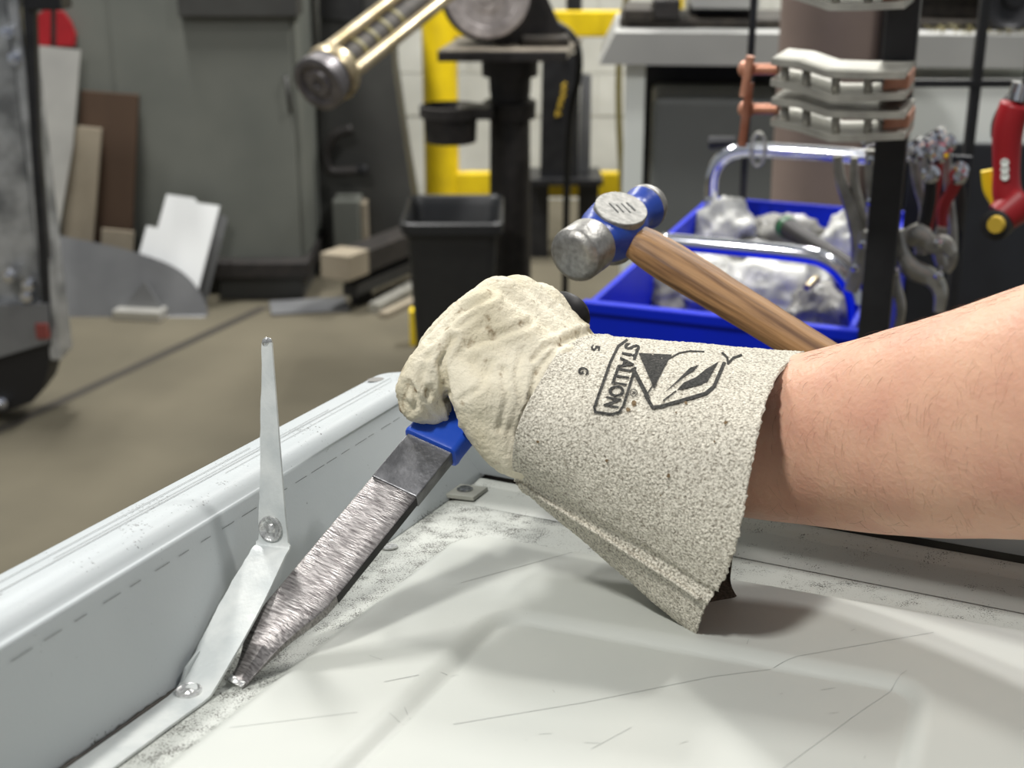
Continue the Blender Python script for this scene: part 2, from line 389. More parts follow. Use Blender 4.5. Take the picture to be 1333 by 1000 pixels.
nP = len(path); L0, L1 = [], []; cen = []
tot = [0]
for i in range(1, nP): tot.append(tot[-1]+(Vector(path[i])-Vector(path[i-1])).length)
# width along the strip: parallel, then tapering above the second weld
iq2 = min(range(nP), key=lambda i: (Vector(path[i])-Vector(q2)).length)
ib0 = min(range(nP), key=lambda i: (Vector(path[i])-Vector((21.3, -296, 2))).length)
for i, p in enumerate(path):
    hw = 8.2
    if i > iq2: hw = 8.0 + (2.6-8.0)*((tot[i]-tot[iq2])/(tot[-1]-tot[iq2]))**.9
    if i <= iq2: hw = 8.2 + 2.2*math.exp(-((tot[i]-.55*tot[iq2]-.45*tot[ib0])/38)**2)
    jag = random.uniform(-.25, .25) if i > 30 else 0
    t = (Vector(path[min(i+1, nP-1)])-Vector(path[max(i-1, 0)])).normalized()
    nrm = Vector((1, 0, 0)).cross(t)
    if nrm.z < 0 and i < iq2: nrm = -nrm
    if i >= iq2 and nrm.y > 0: nrm = -nrm
    nrm.normalize(); W = Vector((1, 0, 0))
    L0.append([P(*(Vector(p)-W*(hw+jag)+nrm*.6)), P(*(Vector(p)-W*hw*.5+nrm*.6)), P(*(Vector(p)+W*hw*.5+nrm*.6)), P(*(Vector(p)+W*hw+nrm*.6)),
               P(*(Vector(p)+W*hw-nrm*.6)), P(*(Vector(p)-W*(hw+jag)-nrm*.6))])
    cen.append((Vector(p), nrm, t))
mb = MB().grid(L0, True); mb.f.append((0, 1, 2, 3, 4, 5)); mb.f.append(tuple(len(mb.v)-6+k for k in range(6))); mb.put('strip_body', 'strip', strip, 'auto')
def dimple(i, r, du=0):
    p, nr, t = cen[i]; c = P(*(p+nr*.62+Vector((du, 0, 0)))); nw = (P(*(p+nr))-P(*p)).normalized()
    MB().lathe(c, nw, [(-.0004, r*1.14), (.0011, r*1.10), (.0013, r*.95), (.0004, r*.7), (.0003, r*.45), (.0012, r*.2), (.0013, .0002)], 24).put('drilled_weld', 'raw', strip, 'auto')
ib = min(range(nP), key=lambda i: (Vector(path[i])-Vector((21.3, -296, 2))).length)
dimple(ib-1, .0052, -2.0); dimple(iq2+5, .0056, -1.0); 
p, nr, t = cen[-1]; MB().sphere(P(*p), (.0026, .0012, .0026)).put('torn_tip', 'raw', strip, True)
# torn fringe left standing by the fold
mb = MB(); c0 = uv(onu(250, 868, 12.5)); 
mb.prism([P(12.8, c0[1]-12, 1), P(12.6, c0[1]-6, 9), P(12.6, c0[1]+4, 13), P(12.8, c0[1]+16, 6), P(12.8, c0[1]+20, 1)], PU*.0012).put('torn_edge', 'strip', strip)
# dark bead of old sealer along the fold
rows = []
for i in range(60):
    v = -480+i*190/59.0; r = 1.4+random.uniform(-.4, .4); rows.append([P(12+math.cos(k*1.05)*r*.9, v, 1.2+math.sin(k*1.05)*r) for k in range(6)])
MB().grid(rows, True).put('sealer_bead', 'oily', panel, True)
# ------------------------------------------------------------------ seam chisel
tip = px(306, 891, .603); grip = px(562, 580, .690); ca = (grip-tip).normalized(); BL = (grip-tip).length
cwid = cv((.84, .34, -.36)); cwid = (cwid-ca*cwid.dot(ca)).normalized(); cn = cwid.cross(ca).normalized()
if cn.dot(CAM-tip) < 0: cn = -cn
CH = lambda s, w_, n: tip+ca*(s/1000)+cwid*(w_/1000)+cn*(n/1000)
chisel = thing('seam_chisel', 'worn flat steel chisel with blue grip held by the gloved hand', 'chisel', tip)
L_ = BL*1000
outR = crm([(0, 4.4), (10, 5.0), (24, 6.4), (36, 9.0), (46, 11.8), (58, 13), (90, 13), (120, 13), (L_+6, 13)], 5)
rows = []
for s, r in outR:
    lft = -4.0-9*smoothstep(2, 30, s); th = .9+2.3*smoothstep(0, 45, s)
    rg = 1.8*(1-smoothstep(25, 60, s))*smoothstep(0, 6, s)   # ground ridge near the tip
    md = lft*.35+r*.65
    rows.append([CH(s, lft, th-.4), CH(s, lft+.8, th), CH(s, md, th+rg), CH(s, r-.9, th-.2*rg), CH(s, r, th-.6), CH(s, r, -th+.4), CH(s, r-.6, -th), CH(s, lft+.6, -th), CH(s, lft, -th+.4)])
mb = MB().grid(rows, True); mb.f.append(tuple(range(9))); mb.put('blade', 'blade', chisel, 'auto')
MB().box(CH(1.2, 0, .2), (ca, cwid, cn), (.0016, .0042, .0012), .0003).put('ground_tip', 'raw', chisel)
s0 = L_-33
mb = MB(); mb.box(CH((s0+L_)/2+3, .5, 0), (ca, cwid, cn), ((L_-s0)/2000+.003, .0132, .0042), .0006); mb.put('shank', 'bladedark', chisel)
mb = MB(); mb.box(CH((58+L_)/2, 13.0, -.2), (ca, cwid, cn), ((L_-58)/2000, .00035, .0026)); mb.put('blade_edge', 'bladeedge', chisel)
rows = []
for s, g in ((-2, .2), (-1.5, 1), (0, 1.3), (3, 1.0), (14, 1), (30, 1.2), (60, 1.4), (84, 1.4), (92, .6)):
    hw, ht = 14.0+g, 5.6+g; rr = 3.0; ring = []
    for (sx, sy) in ((1, 1), (-1, 1), (-1, -1), (1, -1)):
        for k in range(5):
            a0 = {(1, 1): 0, (-1, 1): 90, (-1, -1): 180, (1, -1): 270}[(sx, sy)]; an = math.radians(a0+k*22.5)
            ring.append(CH(L_+s, .5+sx*(hw-rr)+rr*math.cos(an), sy*(ht-rr)+rr*math.sin(an)))
    rows.append(ring)
mb = MB().grid(rows, True); mb.f.append(tuple(range(20))); mb.f.append(tuple(len(mb.v)-20+k for k in range(20))); mb.put('grip_sleeve', 'bluegrip', chisel, 'auto')
mb = MB().lathe(CH(L_+96, 11, -2), ca, [(-.02, .010), (0, .0105), (.012, .0115), (.016, .0125), (.022, .0125), (.025, .0105)], 24, 1.1, cwid); mb.put('striking_end', 'bladeedge', chisel, 'auto')
def align(mname, rows3, scale):
    nt = MATS[mname].node_tree; mpn = [n for n in nt.nodes if n.type == 'MAPPING'][0]; mpn.inputs['Scale'].default_value = scale
    m2 = nt.nodes.new('ShaderNodeMapping'); m2.inputs['Rotation'].default_value = Matrix(rows3).to_euler()
    src = mpn.inputs[0].links[0].from_socket; nt.links.new(src, m2.inputs[0]); nt.links.new(m2.outputs[0], mpn.inputs[0])
align('blade', (cwid, cn, ca) if cwid.cross(cn).dot(ca) > 0 else (-cwid, cn, ca), (.8, 2, 5))
# ------------------------------------------------------------------ glove
def remeshed(mb, vox, its):
    me = bpy.data.meshes.new('tmp'); me.from_pydata([tuple(v) for v in mb.v], [], mb.f); ob = bpy.data.objects.new('tmp', me); C.objects.link(ob)
    md = ob.modifiers.new('r', 'REMESH'); md.mode = 'VOXEL'; md.voxel_size = vox
    sm = ob.modifiers.new('s', 'SMOOTH'); sm.factor = .5; sm.iterations = its
    dg = bpy.context.evaluated_depsgraph_get(); dg.update(); ev = ob.evaluated_get(dg); m2 = bpy.data.meshes.new_from_object(ev)
    vs = [v.co.copy() for v in m2.vertices]; ns = [v.normal.copy() for v in m2.vertices]; fs = [tuple(p.vertices) for p in m2.polygons]
    bpy.data.objects.remove(ob); bpy.data.meshes.remove(me); bpy.data.meshes.remove(m2); return vs, ns, fs
def chain(mb, pts):
    pts = crm(pts, 4); P3 = [px(x, y, z) for x, y, z, r in pts]; R = [r*z/F for x, y, z, r in pts]
    mb.tube(P3, R, 20); mb.sphere(P3[0], R[0], 18, 12); mb.sphere(P3[-1], R[-1], 18, 12)
mb = MB()
chain(mb, [(630, 412, .698, 35), (556, 484, .686, 31), (545, 524, .688, 27), (566, 530, .694, 24)])        # little finger
chain(mb, [(650, 394, .714, 36), (594, 434, .712, 32), (564, 478, .714, 28), (592, 518, .724, 22)])        # ring finger
chain(mb, [(674, 393, .730, 36), (624, 407, .733, 31), (594, 450, .735, 26), (614, 492, .744, 21)])        # middle finger
chain(mb, [(702, 401, .745, 34), (654, 402, .752, 28), (624, 442, .756, 24), (644, 482, .762, 20)])        # forefinger
chain(mb, [(752, 470, .760, 42), (706, 430, .778, 32), (658, 442, .784, 25), (640, 470, .780, 20)])        # thumb
for a_, b_ in (((630, 414, .698, 37), (735, 525, .700, 70)), ((650, 398, .714, 38), (745, 515, .715, 68)), ((682, 400, .730, 38), (752, 502, .73, 60)), ((704, 403, .745, 35), (758, 497, .745, 52))):
    chain(mb, [a_, tuple((p+q)/2 for p, q in zip(a_, b_)), b_])
chain(mb, [(622, 530, .682, 32), (640, 556, .684, 36), (676, 584, .690, 42), (722, 560, .700, 64)])
chain(mb, [(600, 488, .684, 28), (618, 512, .680, 34), (640, 520, .682, 46), (690, 525, .692, 60)])
chain(mb, [(628, 470, .694, 46), (670, 510, .694, 62), (735, 530, .702, 74), (800, 540, .706, 84)])
vs_, ns_, fs_ = remeshed(mb, .0015, 12)
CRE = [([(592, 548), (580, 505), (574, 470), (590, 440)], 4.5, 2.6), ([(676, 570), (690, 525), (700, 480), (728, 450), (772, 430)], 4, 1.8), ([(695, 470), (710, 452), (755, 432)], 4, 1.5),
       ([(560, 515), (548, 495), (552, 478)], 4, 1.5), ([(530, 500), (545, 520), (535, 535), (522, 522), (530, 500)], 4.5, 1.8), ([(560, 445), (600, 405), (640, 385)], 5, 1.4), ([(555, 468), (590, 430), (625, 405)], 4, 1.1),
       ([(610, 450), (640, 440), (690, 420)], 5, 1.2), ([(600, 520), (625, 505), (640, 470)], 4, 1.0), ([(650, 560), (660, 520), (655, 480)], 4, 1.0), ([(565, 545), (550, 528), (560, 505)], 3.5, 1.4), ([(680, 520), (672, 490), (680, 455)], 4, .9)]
vv = []; dirt = []
for p, n in zip(vs_, ns_):
    im = toimg(p); near = n.dot(CAM-p) > 0; d = 0; dd = .12
    q = p*1000
    d += .7*noise.noise(q/26)+.18*noise.noise(Vector((q.x/7, q.y/9, q.z/7)))
    rd = abs(noise.noise(Vector((q.x*.9+q.z*.6, q.y*.5, q.z*.25-q.x*.3))/7)); d -= .4*math.exp(-(rd/.07)**2)
    rd = abs(noise.noise(Vector((q.x*.5-q.z*.7+40, q.y*.5, q.z*.4+q.x*.5))/4)); d -= .38*math.exp(-(rd/.09)**2)
    if near:
        for pl, w_, a_ in CRE:
            ds = min(dseg(im, pl[i], pl[i+1]) for i in range(len(pl)-1))
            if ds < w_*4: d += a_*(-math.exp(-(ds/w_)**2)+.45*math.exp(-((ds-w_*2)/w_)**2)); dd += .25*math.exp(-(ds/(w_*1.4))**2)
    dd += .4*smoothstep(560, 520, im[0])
    vv.append(p+n*d*.001); dirt.append(dd)
glove = thing('work_glove', 'cream leather work glove with wide grey suede cuff gripping the chisel', 'glove', px(700, 600, .72))
hand_ob = put('glove_hand', vv, fs_, 'leather', glove, True, attr=dirt)
# cuff: loft from the wrist seam to the flared opening
WR = [(791, 438, .735), (757, 441, .708), (726, 463, .682), (704, 497, .666), (687, 525, .657), (674, 556, .655), (669, 585, .662), (669, 605, .674), (672, 620, .690), (676, 633, .700), (684, 641, .712),
      (703, 637, .737), (738, 602, .765), (772, 542, .778), (797, 482, .768), (803, 452, .752)]
OPN = [(1047, 459, .700), (1017, 480, .665), (1000, 513, .640), (989, 552, .622), (979, 602, .612), (969, 660, .608), (956, 720, .612), (938, 763, .625), (925, 779, .632), (913, 803, .640), (908, 833, .655),
       (936, 827, .672), (967, 798, .690), (950, 752, .708), (975, 640, .735), (1012, 520, .732)]
K = 16; SUB = 12
def closed(pts, sub):
    out = []; m = len(pts)
    for i in range(m):
        p0, p1, p2, p3 = pts[i-1], pts[i], pts[(i+1) % m], pts[(i+2) % m]
        for k in range(sub):
            t = k/sub; out.append(tuple(.5*((2*b)+(-a+c)*t+(2*a-5*b+4*c-d)*t*t+(-a+3*b-3*c+d)*t**3) for a, b, c, d in zip(p0, p1, p2, p3)))
    return out
R0 = [px(*q) for q in closed(WR, SUB)]; R1 = [px(*q) for q in closed(OPN, SUB)]; M = len(R0); NT = 130
rows = []
for i in range(NT+1):
    t = i/NT; c_ = sum(R0, Vector())/M*(1-t)+sum(R1, Vector())/M*t
    row = []
    for k in range(M):
        p = R0[k]*(1-t)+R1[k]*t; od = (p-c_).normalized(); kk = k/SUB
        off = 0
        off += .0016*math.exp(-((kk-8.1)/.16)**2)-.0012*math.exp(-((kk-7.55)/.22)**2)      # welted seam ridge
        off += .0012*math.exp(-(t/.02)**2)                                                  # hem at the wrist
        q = p*1000
        off += .00055*noise.noise(q/.9)+.0004*noise.noise(q/2.3)+.0012*noise.noise(q/26)
        e = 0
        if t > .985: e = .0018*noise.noise(q/1.5+Vector((9, 0, 0)))
        row.append(p+od*off+(R1[k]-R0[k]).normalized()*e)
    rows.append(row)
outer = MB().grid(rows, True)
irows = []
for i in range(0, NT+1, 5):
    t = i/NT; c_ = sum(R0, Vector())/M*(1-t)+sum(R1, Vector())/M*t
    irows.append([(R0[k]*(1-t)+R1[k]*t)+(c_-(R0[k]*(1-t)+R1[k]*t)).normalized()*.0024 for k in range(M)])
cm = MB(); cm.v = outer.v; cm.f = outer.f; nv0 = len(cm.v)
cm.grid(irows, True)
ni = len(irows)
for k in range(M):
    k2 = (k+1) % M; cm.f.append((NT*M+k, NT*M+k2, nv0+(ni-1)*M+k2, nv0+(ni-1)*M+k))
bvh = BVHTree.FromPolygons([tuple(v) for v in outer.v], outer.f)
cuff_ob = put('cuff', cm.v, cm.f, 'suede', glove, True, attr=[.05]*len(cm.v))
cuff_ob.data.materials.append(mat('suedeshaded', (98, 90, 80), .95, 0, (70, 64, 56), 700, bump=.6, bscale=600, spec=.1))  # darker suede paints the shade inside the cuff
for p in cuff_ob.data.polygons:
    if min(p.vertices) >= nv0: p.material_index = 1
def oncuff(x, y, lift=.0011):
    r = ray(x, y).normalized(); h = bvh.ray_cast(CAM, r)
    if h[0] is None: return None
    return h[0]-r*lift
# printed marks on the cuff: lettering, its rounded frame, and the emblem beside it
def decal_poly(name, polys, step=5):
    mb = MB()
    for pl in polys:
        bm = bmesh.new(); vs2 = [bm.verts.new((x, y, 0)) for x, y in pl]; bm.faces.new(vs2)
        bmesh.ops.triangulate(bm, faces=bm.faces[:])
        for it in range(4):
            ed = [e for e in bm.edges if e.calc_length() > step]
            if ed: bmesh.ops.subdivide_edges(bm, edges=ed, cuts=1); bmesh.ops.triangulate(bm, faces=[f for f in bm.faces if len(f.verts) > 3])
        bm.verts.index_update(); pts = [oncuff(v.co.x, v.co.y) for v in bm.verts]
        fs = [[v.index for v in f.verts] for f in bm.faces if all(pts[v.index] is not None for v in f.verts)]
        mb.add([p if p is not None else CAM for p in pts], fs); bm.free()
    use = sorted({i for f in mb.f for i in f}); ix = {j: i for i, j in enumerate(use)}
    return put(name, [mb.v[j] for j in use], [tuple(ix[i] for i in f) for f in mb.f], 'print', cuff_ob)
ORG[cuff_ob.name] = ORG[glove.name]
def stroke(pts, w_, closed_=False):
    out = []; n = len(pts)
    for i in range(n if closed_ else n-1):
        a_, b_ = pts[i], pts[(i+1) % n]; dx, dy = b_[0]-a_[0], b_[1]-a_[1]; l = math.hypot(dx, dy) or 1; ox, oy = -dy/l*w_/2, dx/l*w_/2; ex, ey = dx/l*w_*.35, dy/l*w_*.35
        out.append([(a_[0]-ex+ox, a_[1]-ey+oy), (b_[0]+ex+ox, b_[1]+ey+oy), (b_[0]+ex-ox, b_[1]+ey-oy), (a_[0]-ex-ox, a_[1]-ey-oy)])
    return out
Z = lambda x, y: (730+x/4.937, 420+y/4.94)
def text_decal(name, txt, o_, rd, upv, size):
    cu = bpy.data.curves.new('t', 'FONT'); cu.body = txt; cu.size = 1; cu.resolution_u = 3; cu.offset = .028
    ob = bpy.data.objects.new('t', cu); C.objects.link(ob); dg = bpy.context.evaluated_depsgraph_get(); dg.update()
    me = bpy.data.meshes.new_from_object(ob.evaluated_get(dg)); xs = [v.co.x for v in me.vertices]; W_ = max(xs)-min(xs); x0 = min(xs)
    polys = []
    for p in me.polygons:
        polys.append([(o_[0]+rd[0]*(me.vertices[i].co.x-x0)/W_+upv[0]*me.vertices[i].co.y*size, o_[1]+rd[1]*(me.vertices[i].co.x-x0)/W_+upv[1]*me.vertices[i].co.y*size) for i in p.vertices])
    bpy.data.objects.remove(ob); bpy.data.meshes.remove(me)
    return decal_poly(name, polys, 6)
fr = [Z(*q) for q in ((425, 112), (370, 150), (320, 250), (215, 545), (222, 575), (330, 590), (375, 575), (400, 540), (478, 290))]
decal_poly('print_frame', stroke(fr, 3.4))
a_, b_ = Z(445, 122), Z(300, 530)
text_decal('print_lettering', 'STALLION', Z(420, 128), (b_[0]-a_[0], b_[1]-a_[1]), (1, .17), 27)
text_decal('print_number', '5', Z(200, 140), (-1.5, 7.5), (1, .12), 16)
text_decal('print_letter', 'G', Z(120, 280), (-1.8, 9.5), (1, .2), 18)
decal_poly('print_emblem', [[Z(*q) for q in pl] for pl in (
    [(500, 195), (715, 205), (660, 280), (600, 430)], [(890, 270), (830, 290), (740, 380), (660, 455), (700, 425), (800, 340), (850, 312)],
    [(1015, 250), (930, 300), (870, 350), (790, 385), (745, 435), (900, 400), (945, 375)])] +
    stroke([Z(*q) for q in ((465, 300), (560, 480))], 5.5)+stroke([Z(*q) for q in ((545, 470), (590, 545), (640, 540), (930, 455), (985, 410), (1050, 260))], 4.6)
    + stroke([Z(*q) for q in ((560, 450), (640, 330), (690, 235), (760, 195), (830, 182), (920, 186))], 1.8)+stroke([Z(*q) for q in ((1040, 195), (1070, 225), (1075, 262), (1110, 225), (1160, 208))], 3)
    + stroke([Z(*q) for q in ((660, 500), (740, 440))], 1.8))
cx_, cy_ = Z(468, 450)
decal_poly('registered_mark', stroke([(cx_+4.6*math.cos(k*.524), cy_+4.6*math.sin(k*.524)) for k in range(12)], .9, True))
text_decal('registered_letter', 'R', (cx_-1.6, cy_-2), (-.7, 4.2), (1, .17), 6)
# stains and specks
mb_p = []
for (x, y, r) in ((825, 525, 4), (818, 533, 3), (790, 600, 2.2), (870, 620, 3), (945, 550, 3), (893, 524, 2.5), (880, 537, 1.6), (700, 575, 2), (930, 575, 1.6), (860, 645, 1.5)):
    mb_p.append([(x+r*random.uniform(.6, 1.2)*math.cos(k*.7), y+r*random.uniform(.6, 1.2)*math.sin(k*.7)) for k in range(9)])
o = decal_poly('stain', mb_p, 4); o.data.materials[0] = mat('stainm', (112, 92, 64), .9)
# stitched welt line along the lower seam
kk = int(8.1*SUB); MB().tube([rows[i][kk]+(rows[i][kk]-(sum(rows[i], Vector())/M)).normalized()*.0004 for i in range(2, NT-2, 3)], .0011, 8).put('seam_welt', 'suede', cuff_ob, True)
# ------------------------------------------------------------------ forearm
per = thing('person', 'bare forearm reaching in, hand inside the grey cuffed work glove', 'person', px(1200, 560, .66))
arm = crm([(790, 540, .708, .033), (880, 556, .708, .037), (960, 568, .703, .0415), (1050, 572, .690, .0445), (1130, 567, .668, .0485), (1210, 558, .643, .0525), (1300, 545, .616, .056), (1400, 530, .588, .0585), (1520, 515, .556, .060), (1680, 500, .520, .058), (1850, 490, .49, .053), (2300, 500, .44, .050), (3000, 520, .40, .055), (4200, 600, .36, .060)], 8)
mb = MB(); mb.tube([px(x, y, z) for x, y, z, r in arm], [r*.955 for *_, r in arm], 72)
for i, v in enumerate(mb.v):
    mb.v[i] = v+Vector((0, 0, 1))*.0012*noise.noise(v*28)
arm_ob = put('forearm', mb.v, mb.f, 'skin', per, True)
ab = BVHTree.FromPolygons([tuple(v) for v in mb.v], mb.f)
hb = MB()
def onehair(x, y, dx, dy, ln, rd=.00004):
    r = ray(x, y).normalized(); h = ab.ray_cast(CAM, r)
    if h[0] is None: return
    p = h[0]; n = h[1]; n = n if n.dot(CAM-p) > 0 else -n; t = (X3*dx+DN*dy); t = (t-n*t.dot(n)).normalized(); pts = []
    for k in range(4):
        s = k/3; pts.append(p+t*(ln*s)+n*(ln*(.45*s-.35*s*s)))
    hb.tube(pts, [rd, rd*.9, rd*.7, rd*.3], 3, caps=False)
for i in range(230):
    x, y = random.uniform(1000, 1330), random.uniform(430, 700)
    onehair(x, y, random.uniform(-.5, .4), random.uniform(.2, 1), random.uniform(.004, .010))
for i in range(110):
    x = random.uniform(1060, 1333); y = 458-(x-1050)*.305+random.uniform(1, 14)
    onehair(x, y, random.uniform(-1, -.2), random.uniform(-.6, .1), random.uniform(.005, .012))
hb.put('arm_hair', 'hair', arm_ob if False else per, kind='stuff')
# ------------------------------------------------------------------ ball-peen hammer
hc = px(800, 297, .885); ha = cv((.56, -.43, .71)).normalized(); hg = cv((.74, .52, -.30)); hg = (hg-ha*hg.dot(ha)).normalized(); hs = -ha.cross(hg).normalized()
if hs.dot(CAM-hc) < 0: hs = -hs
hammer = thing('hammer', 'ball-peen hammer with blue painted head and worn wooden handle', 'hammer', hc+hg*.34)
ab_ = .001
MB().lathe(hc, ha, [(-.0525, .0120), (-.0515, .0138), (-.049, .0168), (-.047, .0175), (-.030, .0175), (-.027, .0166), (-.024, .0145)], 40).put('striking_face', 'hammersteel', hammer, 'auto')
rows = []
for s, ra, rb in ((-.026, .0142, .0142), (-.021, .0150, .0145), (-.013, .0185, .0155), (0, .0205, .0162), (.012, .0175, .0152), (.019, .0135, .0130), (.023, .0125, .0125)):
    ring = []
    for k in range(40):
        an = 2*math.pi*k/40; x_, y_ = math.cos(an), math.sin(an); q = (abs(x_)**2.6+abs(y_)**2.6)**(-1/2.6)
        ring.append(hc+ha*s+hg*(x_*q*ra)+hs*(y_*q*rb))
    rows.append(ring)
mb = MB().grid(rows, True); mb.f.append(tuple(range(40))); mb.f.append(tuple(len(mb.v)-40+k for k in range(40))); mb.put('eye_body', 'hammerblue', hammer, 'auto')
for sg in (1, -1):
    ck = MB().lathe(hc+hs*(sg*.0150)-ha*.001, hs*sg, [(-.004, .0165), (.0010, .0165), (.0016, .0160), (.0018, .0001)], 36, 1.18, ha).put('cheek', 'cheek', hammer, 'auto')
    if sg == 1:
        ORG[ck.name] = ORG[hammer.name]; mb = MB()
        for (a_, b_, l, w_) in ((-.006, -.003, .010, .0008), (-.003, 0, .008, .0008), (.001, .002, .010, .0007), (.005, .005, .005, .0012), (.006, .001, .004, .0010)):
            mb.box(hc+hs*.01685+ha*a_+hg*b_, (ha+hg*.4, hg-ha*.4, hs), (w_*.6, l*.5, .00012))
        mb.put('stamped_marks', 'engrave', ck)
MB().lathe(hc, ha, [(.021, .0128), (.026, .0122), (.030, .0128), (.035, .0144), (.0385, .0150)], 36).put('blue_neck', 'hammerblue', hammer, 'auto')
MB().lathe(hc, ha, [(.0383, .0150), (.041, .0150), (.045, .0141), (.049, .0118), (.052, .0082), (.0535, .004), (.0538, .0003)], 36).put('ball_peen', 'hammersteel', hammer, True)
hp = crm([(-.012, .0095, .0075), (.012, .0125, .0095), (.019, .0138, .0105), (.030, .0150, .0118), (.06, .0150, .0122), (.10, .0135, .0115), (.15, .0125, .011), (.22, .0135, .012), (.30, .0160, .0135), (.335, .0160, .0135), (.345, .012, .010)], 6)
mb = MB(); mb.tube([hc+hg*s for s, *_ in hp], [(a_, b_) for s, a_, b_ in hp], 28, flat=ha)
for i, v in enumerate(mb.v): mb.v[i] = v+ha*.0006*noise.noise(v*90)
ho = mb.put('handle', 'wood', hammer, True)
nt = MATS['wood'].node_tree   # grain runs along the handle
mpn = [n for n in nt.nodes if n.type == 'MAPPING'][0]; rot = Matrix((ha, hs, hg)).to_euler(); mpn.vector_type = 'POINT'; mpn.inputs['Scale'].default_value = (8, 8, .5)
m2 = nt.nodes.new('ShaderNodeMapping'); m2.inputs['Rotation'].default_value = rot; src = mpn.inputs[0].links[0].from_socket; nt.links.new(src, m2.inputs[0]); nt.links.new(m2.outputs[0], mpn.inputs[0])
# ------------------------------------------------------------------ bench that carries the panel
wb = thing('work_table', 'dark steel work table under the pale grey metal tray', 'table', Vector((P(280, -220, -30).x, P(280, -220, -30).y, 0)))
mb = MB(); mb.box(P(290, -215, -26), (PU, PV, PN), (.26, .24, .012), .002); mb.put('table_top', 'darksteel', wb)
for u, v in ((60, -420), (520, -420), (60, -10), (520, -10)):
    p = P(u, v, -38); MB().wbox(p.x-.025, p.x+.025, p.y-.025, p.y+.025, 0, p.z+.008).put('leg', 'darksteel', wb)
MB().box(P(35, -200, -7.2), (PU, PV, PN), (.018, .20, .0066)).put('support_batten', 'darksteel', wb)
MB().box(P(480, -250, -7.2), (PU, PV, PN), (.018, .17, .0066)).put('support_batten', 'darksteel', wb)
# ================================================================== background, left side
def leaning(name, pts, Yb, lean, m, thick, label, cat, group=None, floorz=True):
    """flat sheet traced on a plane leaning back: foot at distance Yb, leaning by lean per metre of height"""
    nrm = Vector((0, 1, -lean)).normalized(); p0 = Vector((0, Yb, 0))
    pp = [onplane(x, y, p0, nrm) for x, y in pts]
    if floorz:
        dz = min(p.z for p in pp)
        for p in pp:
            if p.z < 0: p.z = 0.0
    return tag(MB().prism(pp, nrm*thick).put(name, m), label, cat, group)
# grey cabinet
cab = thing('machine_cabinet', 'tall grey green steel cabinet behind the leaning sheets', 'cabinet', Vector((-1.5, 5.2, 0)))
CYB = 4.95
MB().pbox(-80, -160, 388, 352, CYB, .75, .004).put('body', 'cabgrey', cab)
MB().pbox(150, -160, 380, 345, CYB-.018, .02, .003).put('door', 'cabgrey', cab)
h_ = MB().tube([at(372, 100, CYB-.018), at(372, 102, CYB-.05), at(378, 142, CYB-.05), at(378, 144, CYB-.018)], .008, 8).put('handle', 'cabdark', cab, True)
MB().pbox(225, -160, 383, 22, CYB-.06, .14, .004).put('top_overhang', 'cabdark', cab)
MB().pbox(285, 345, 395, 397, CYB-.05, .75, .004, floor=True).put('plinth', 'cabdark', cab)
MB().pbox(275, 342, 402, 362, CYB-.09, .8, .004).put('plinth_rail', 'castiron', cab)
MB().pbox(-80, 352, 290, 397, CYB+.03, .7, 0, floor=True).put('plinth', 'cabdark', cab)
# dark press frame beside it
pf = thing('press_frame', 'dark cast press frame with sloping edge next to the grey cabinet', 'machine', at(460, 380, 5.4)*1)
pf.location.z = 0; ORG[pf.name] = Vector(pf.location)
Yp = 5.35
MB().prism([at(x, y, Yp) for x, y in ((416, -60), (505, -60), (512, 90), (528, 200), (545, 300), (548, 376), (416, 376))], Vector((0, .25, 0))).put('side_frame', 'cabdark', pf)
MB().prism([at(x, y, Yp-.02) for x, y in ((415, -60), (470, -60), (470, 30), (415, 22))], Vector((0, .02, 0))).put('recess_panel', 'black', pf)
mb = MB(); mb.tube([at(x, y, Yp-.08) for x, y in crm([(458, 168), (436, 176), (424, 196), (426, 216), (436, 224), (468, 222)], 5)], .020, 12); mb.put('hook_handle', 'castiron', pf, True)
MB().lathe(at(470, 222, Yp-.08), (1, -.3, 0), [(-.02, .022), (.02, .024), (.026, .018)], 16).put('knob', 'darksteel', pf, 'auto')
MB().pbox(434, 262, 468, 326, Yp-.14, .14, .004).put('switch_box', 'cabgrey', pf)
MB().pbox(470, 266, 477, 326, Yp-.10, .10, .002).put('side_strip', 'beigeboard', pf)
MB().pbox(420, 368, 548, 392, Yp-.1, .35, 0, floor=True).put('foot', 'black', pf)
bd = (at(545, 318, 5.1)-at(452, 352, 4.75)).normalized(); 
def beam(name, p, q, hw, hh, m, parent, bev=.003):
    p, q = Vector(p), Vector(q); d = (q-p).normalized(); s = d.cross(UP).normalized(); u = s.cross(d)
    return MB().box((p+q)/2, (d, s, u), ((q-p).length/2, hw, hh), bev).put(name, m, parent)
beam('ram_beam', at(447, 345, 4.75), at(560, 300, 5.25), .055, .040, 'castiron', pf)
beam('ram_cap', at(436, 348, 4.70), at(462, 338, 4.82), .06, .045, 'beigeboard', pf)
beam('lower_beam', at(455, 378, 4.75), at(555, 335, 5.2), .03, .022, 'black', pf)
beam('beam_leg', at(470, 372, 4.85), at(470, 412, 4.86), .03, .03, 'black', pf)
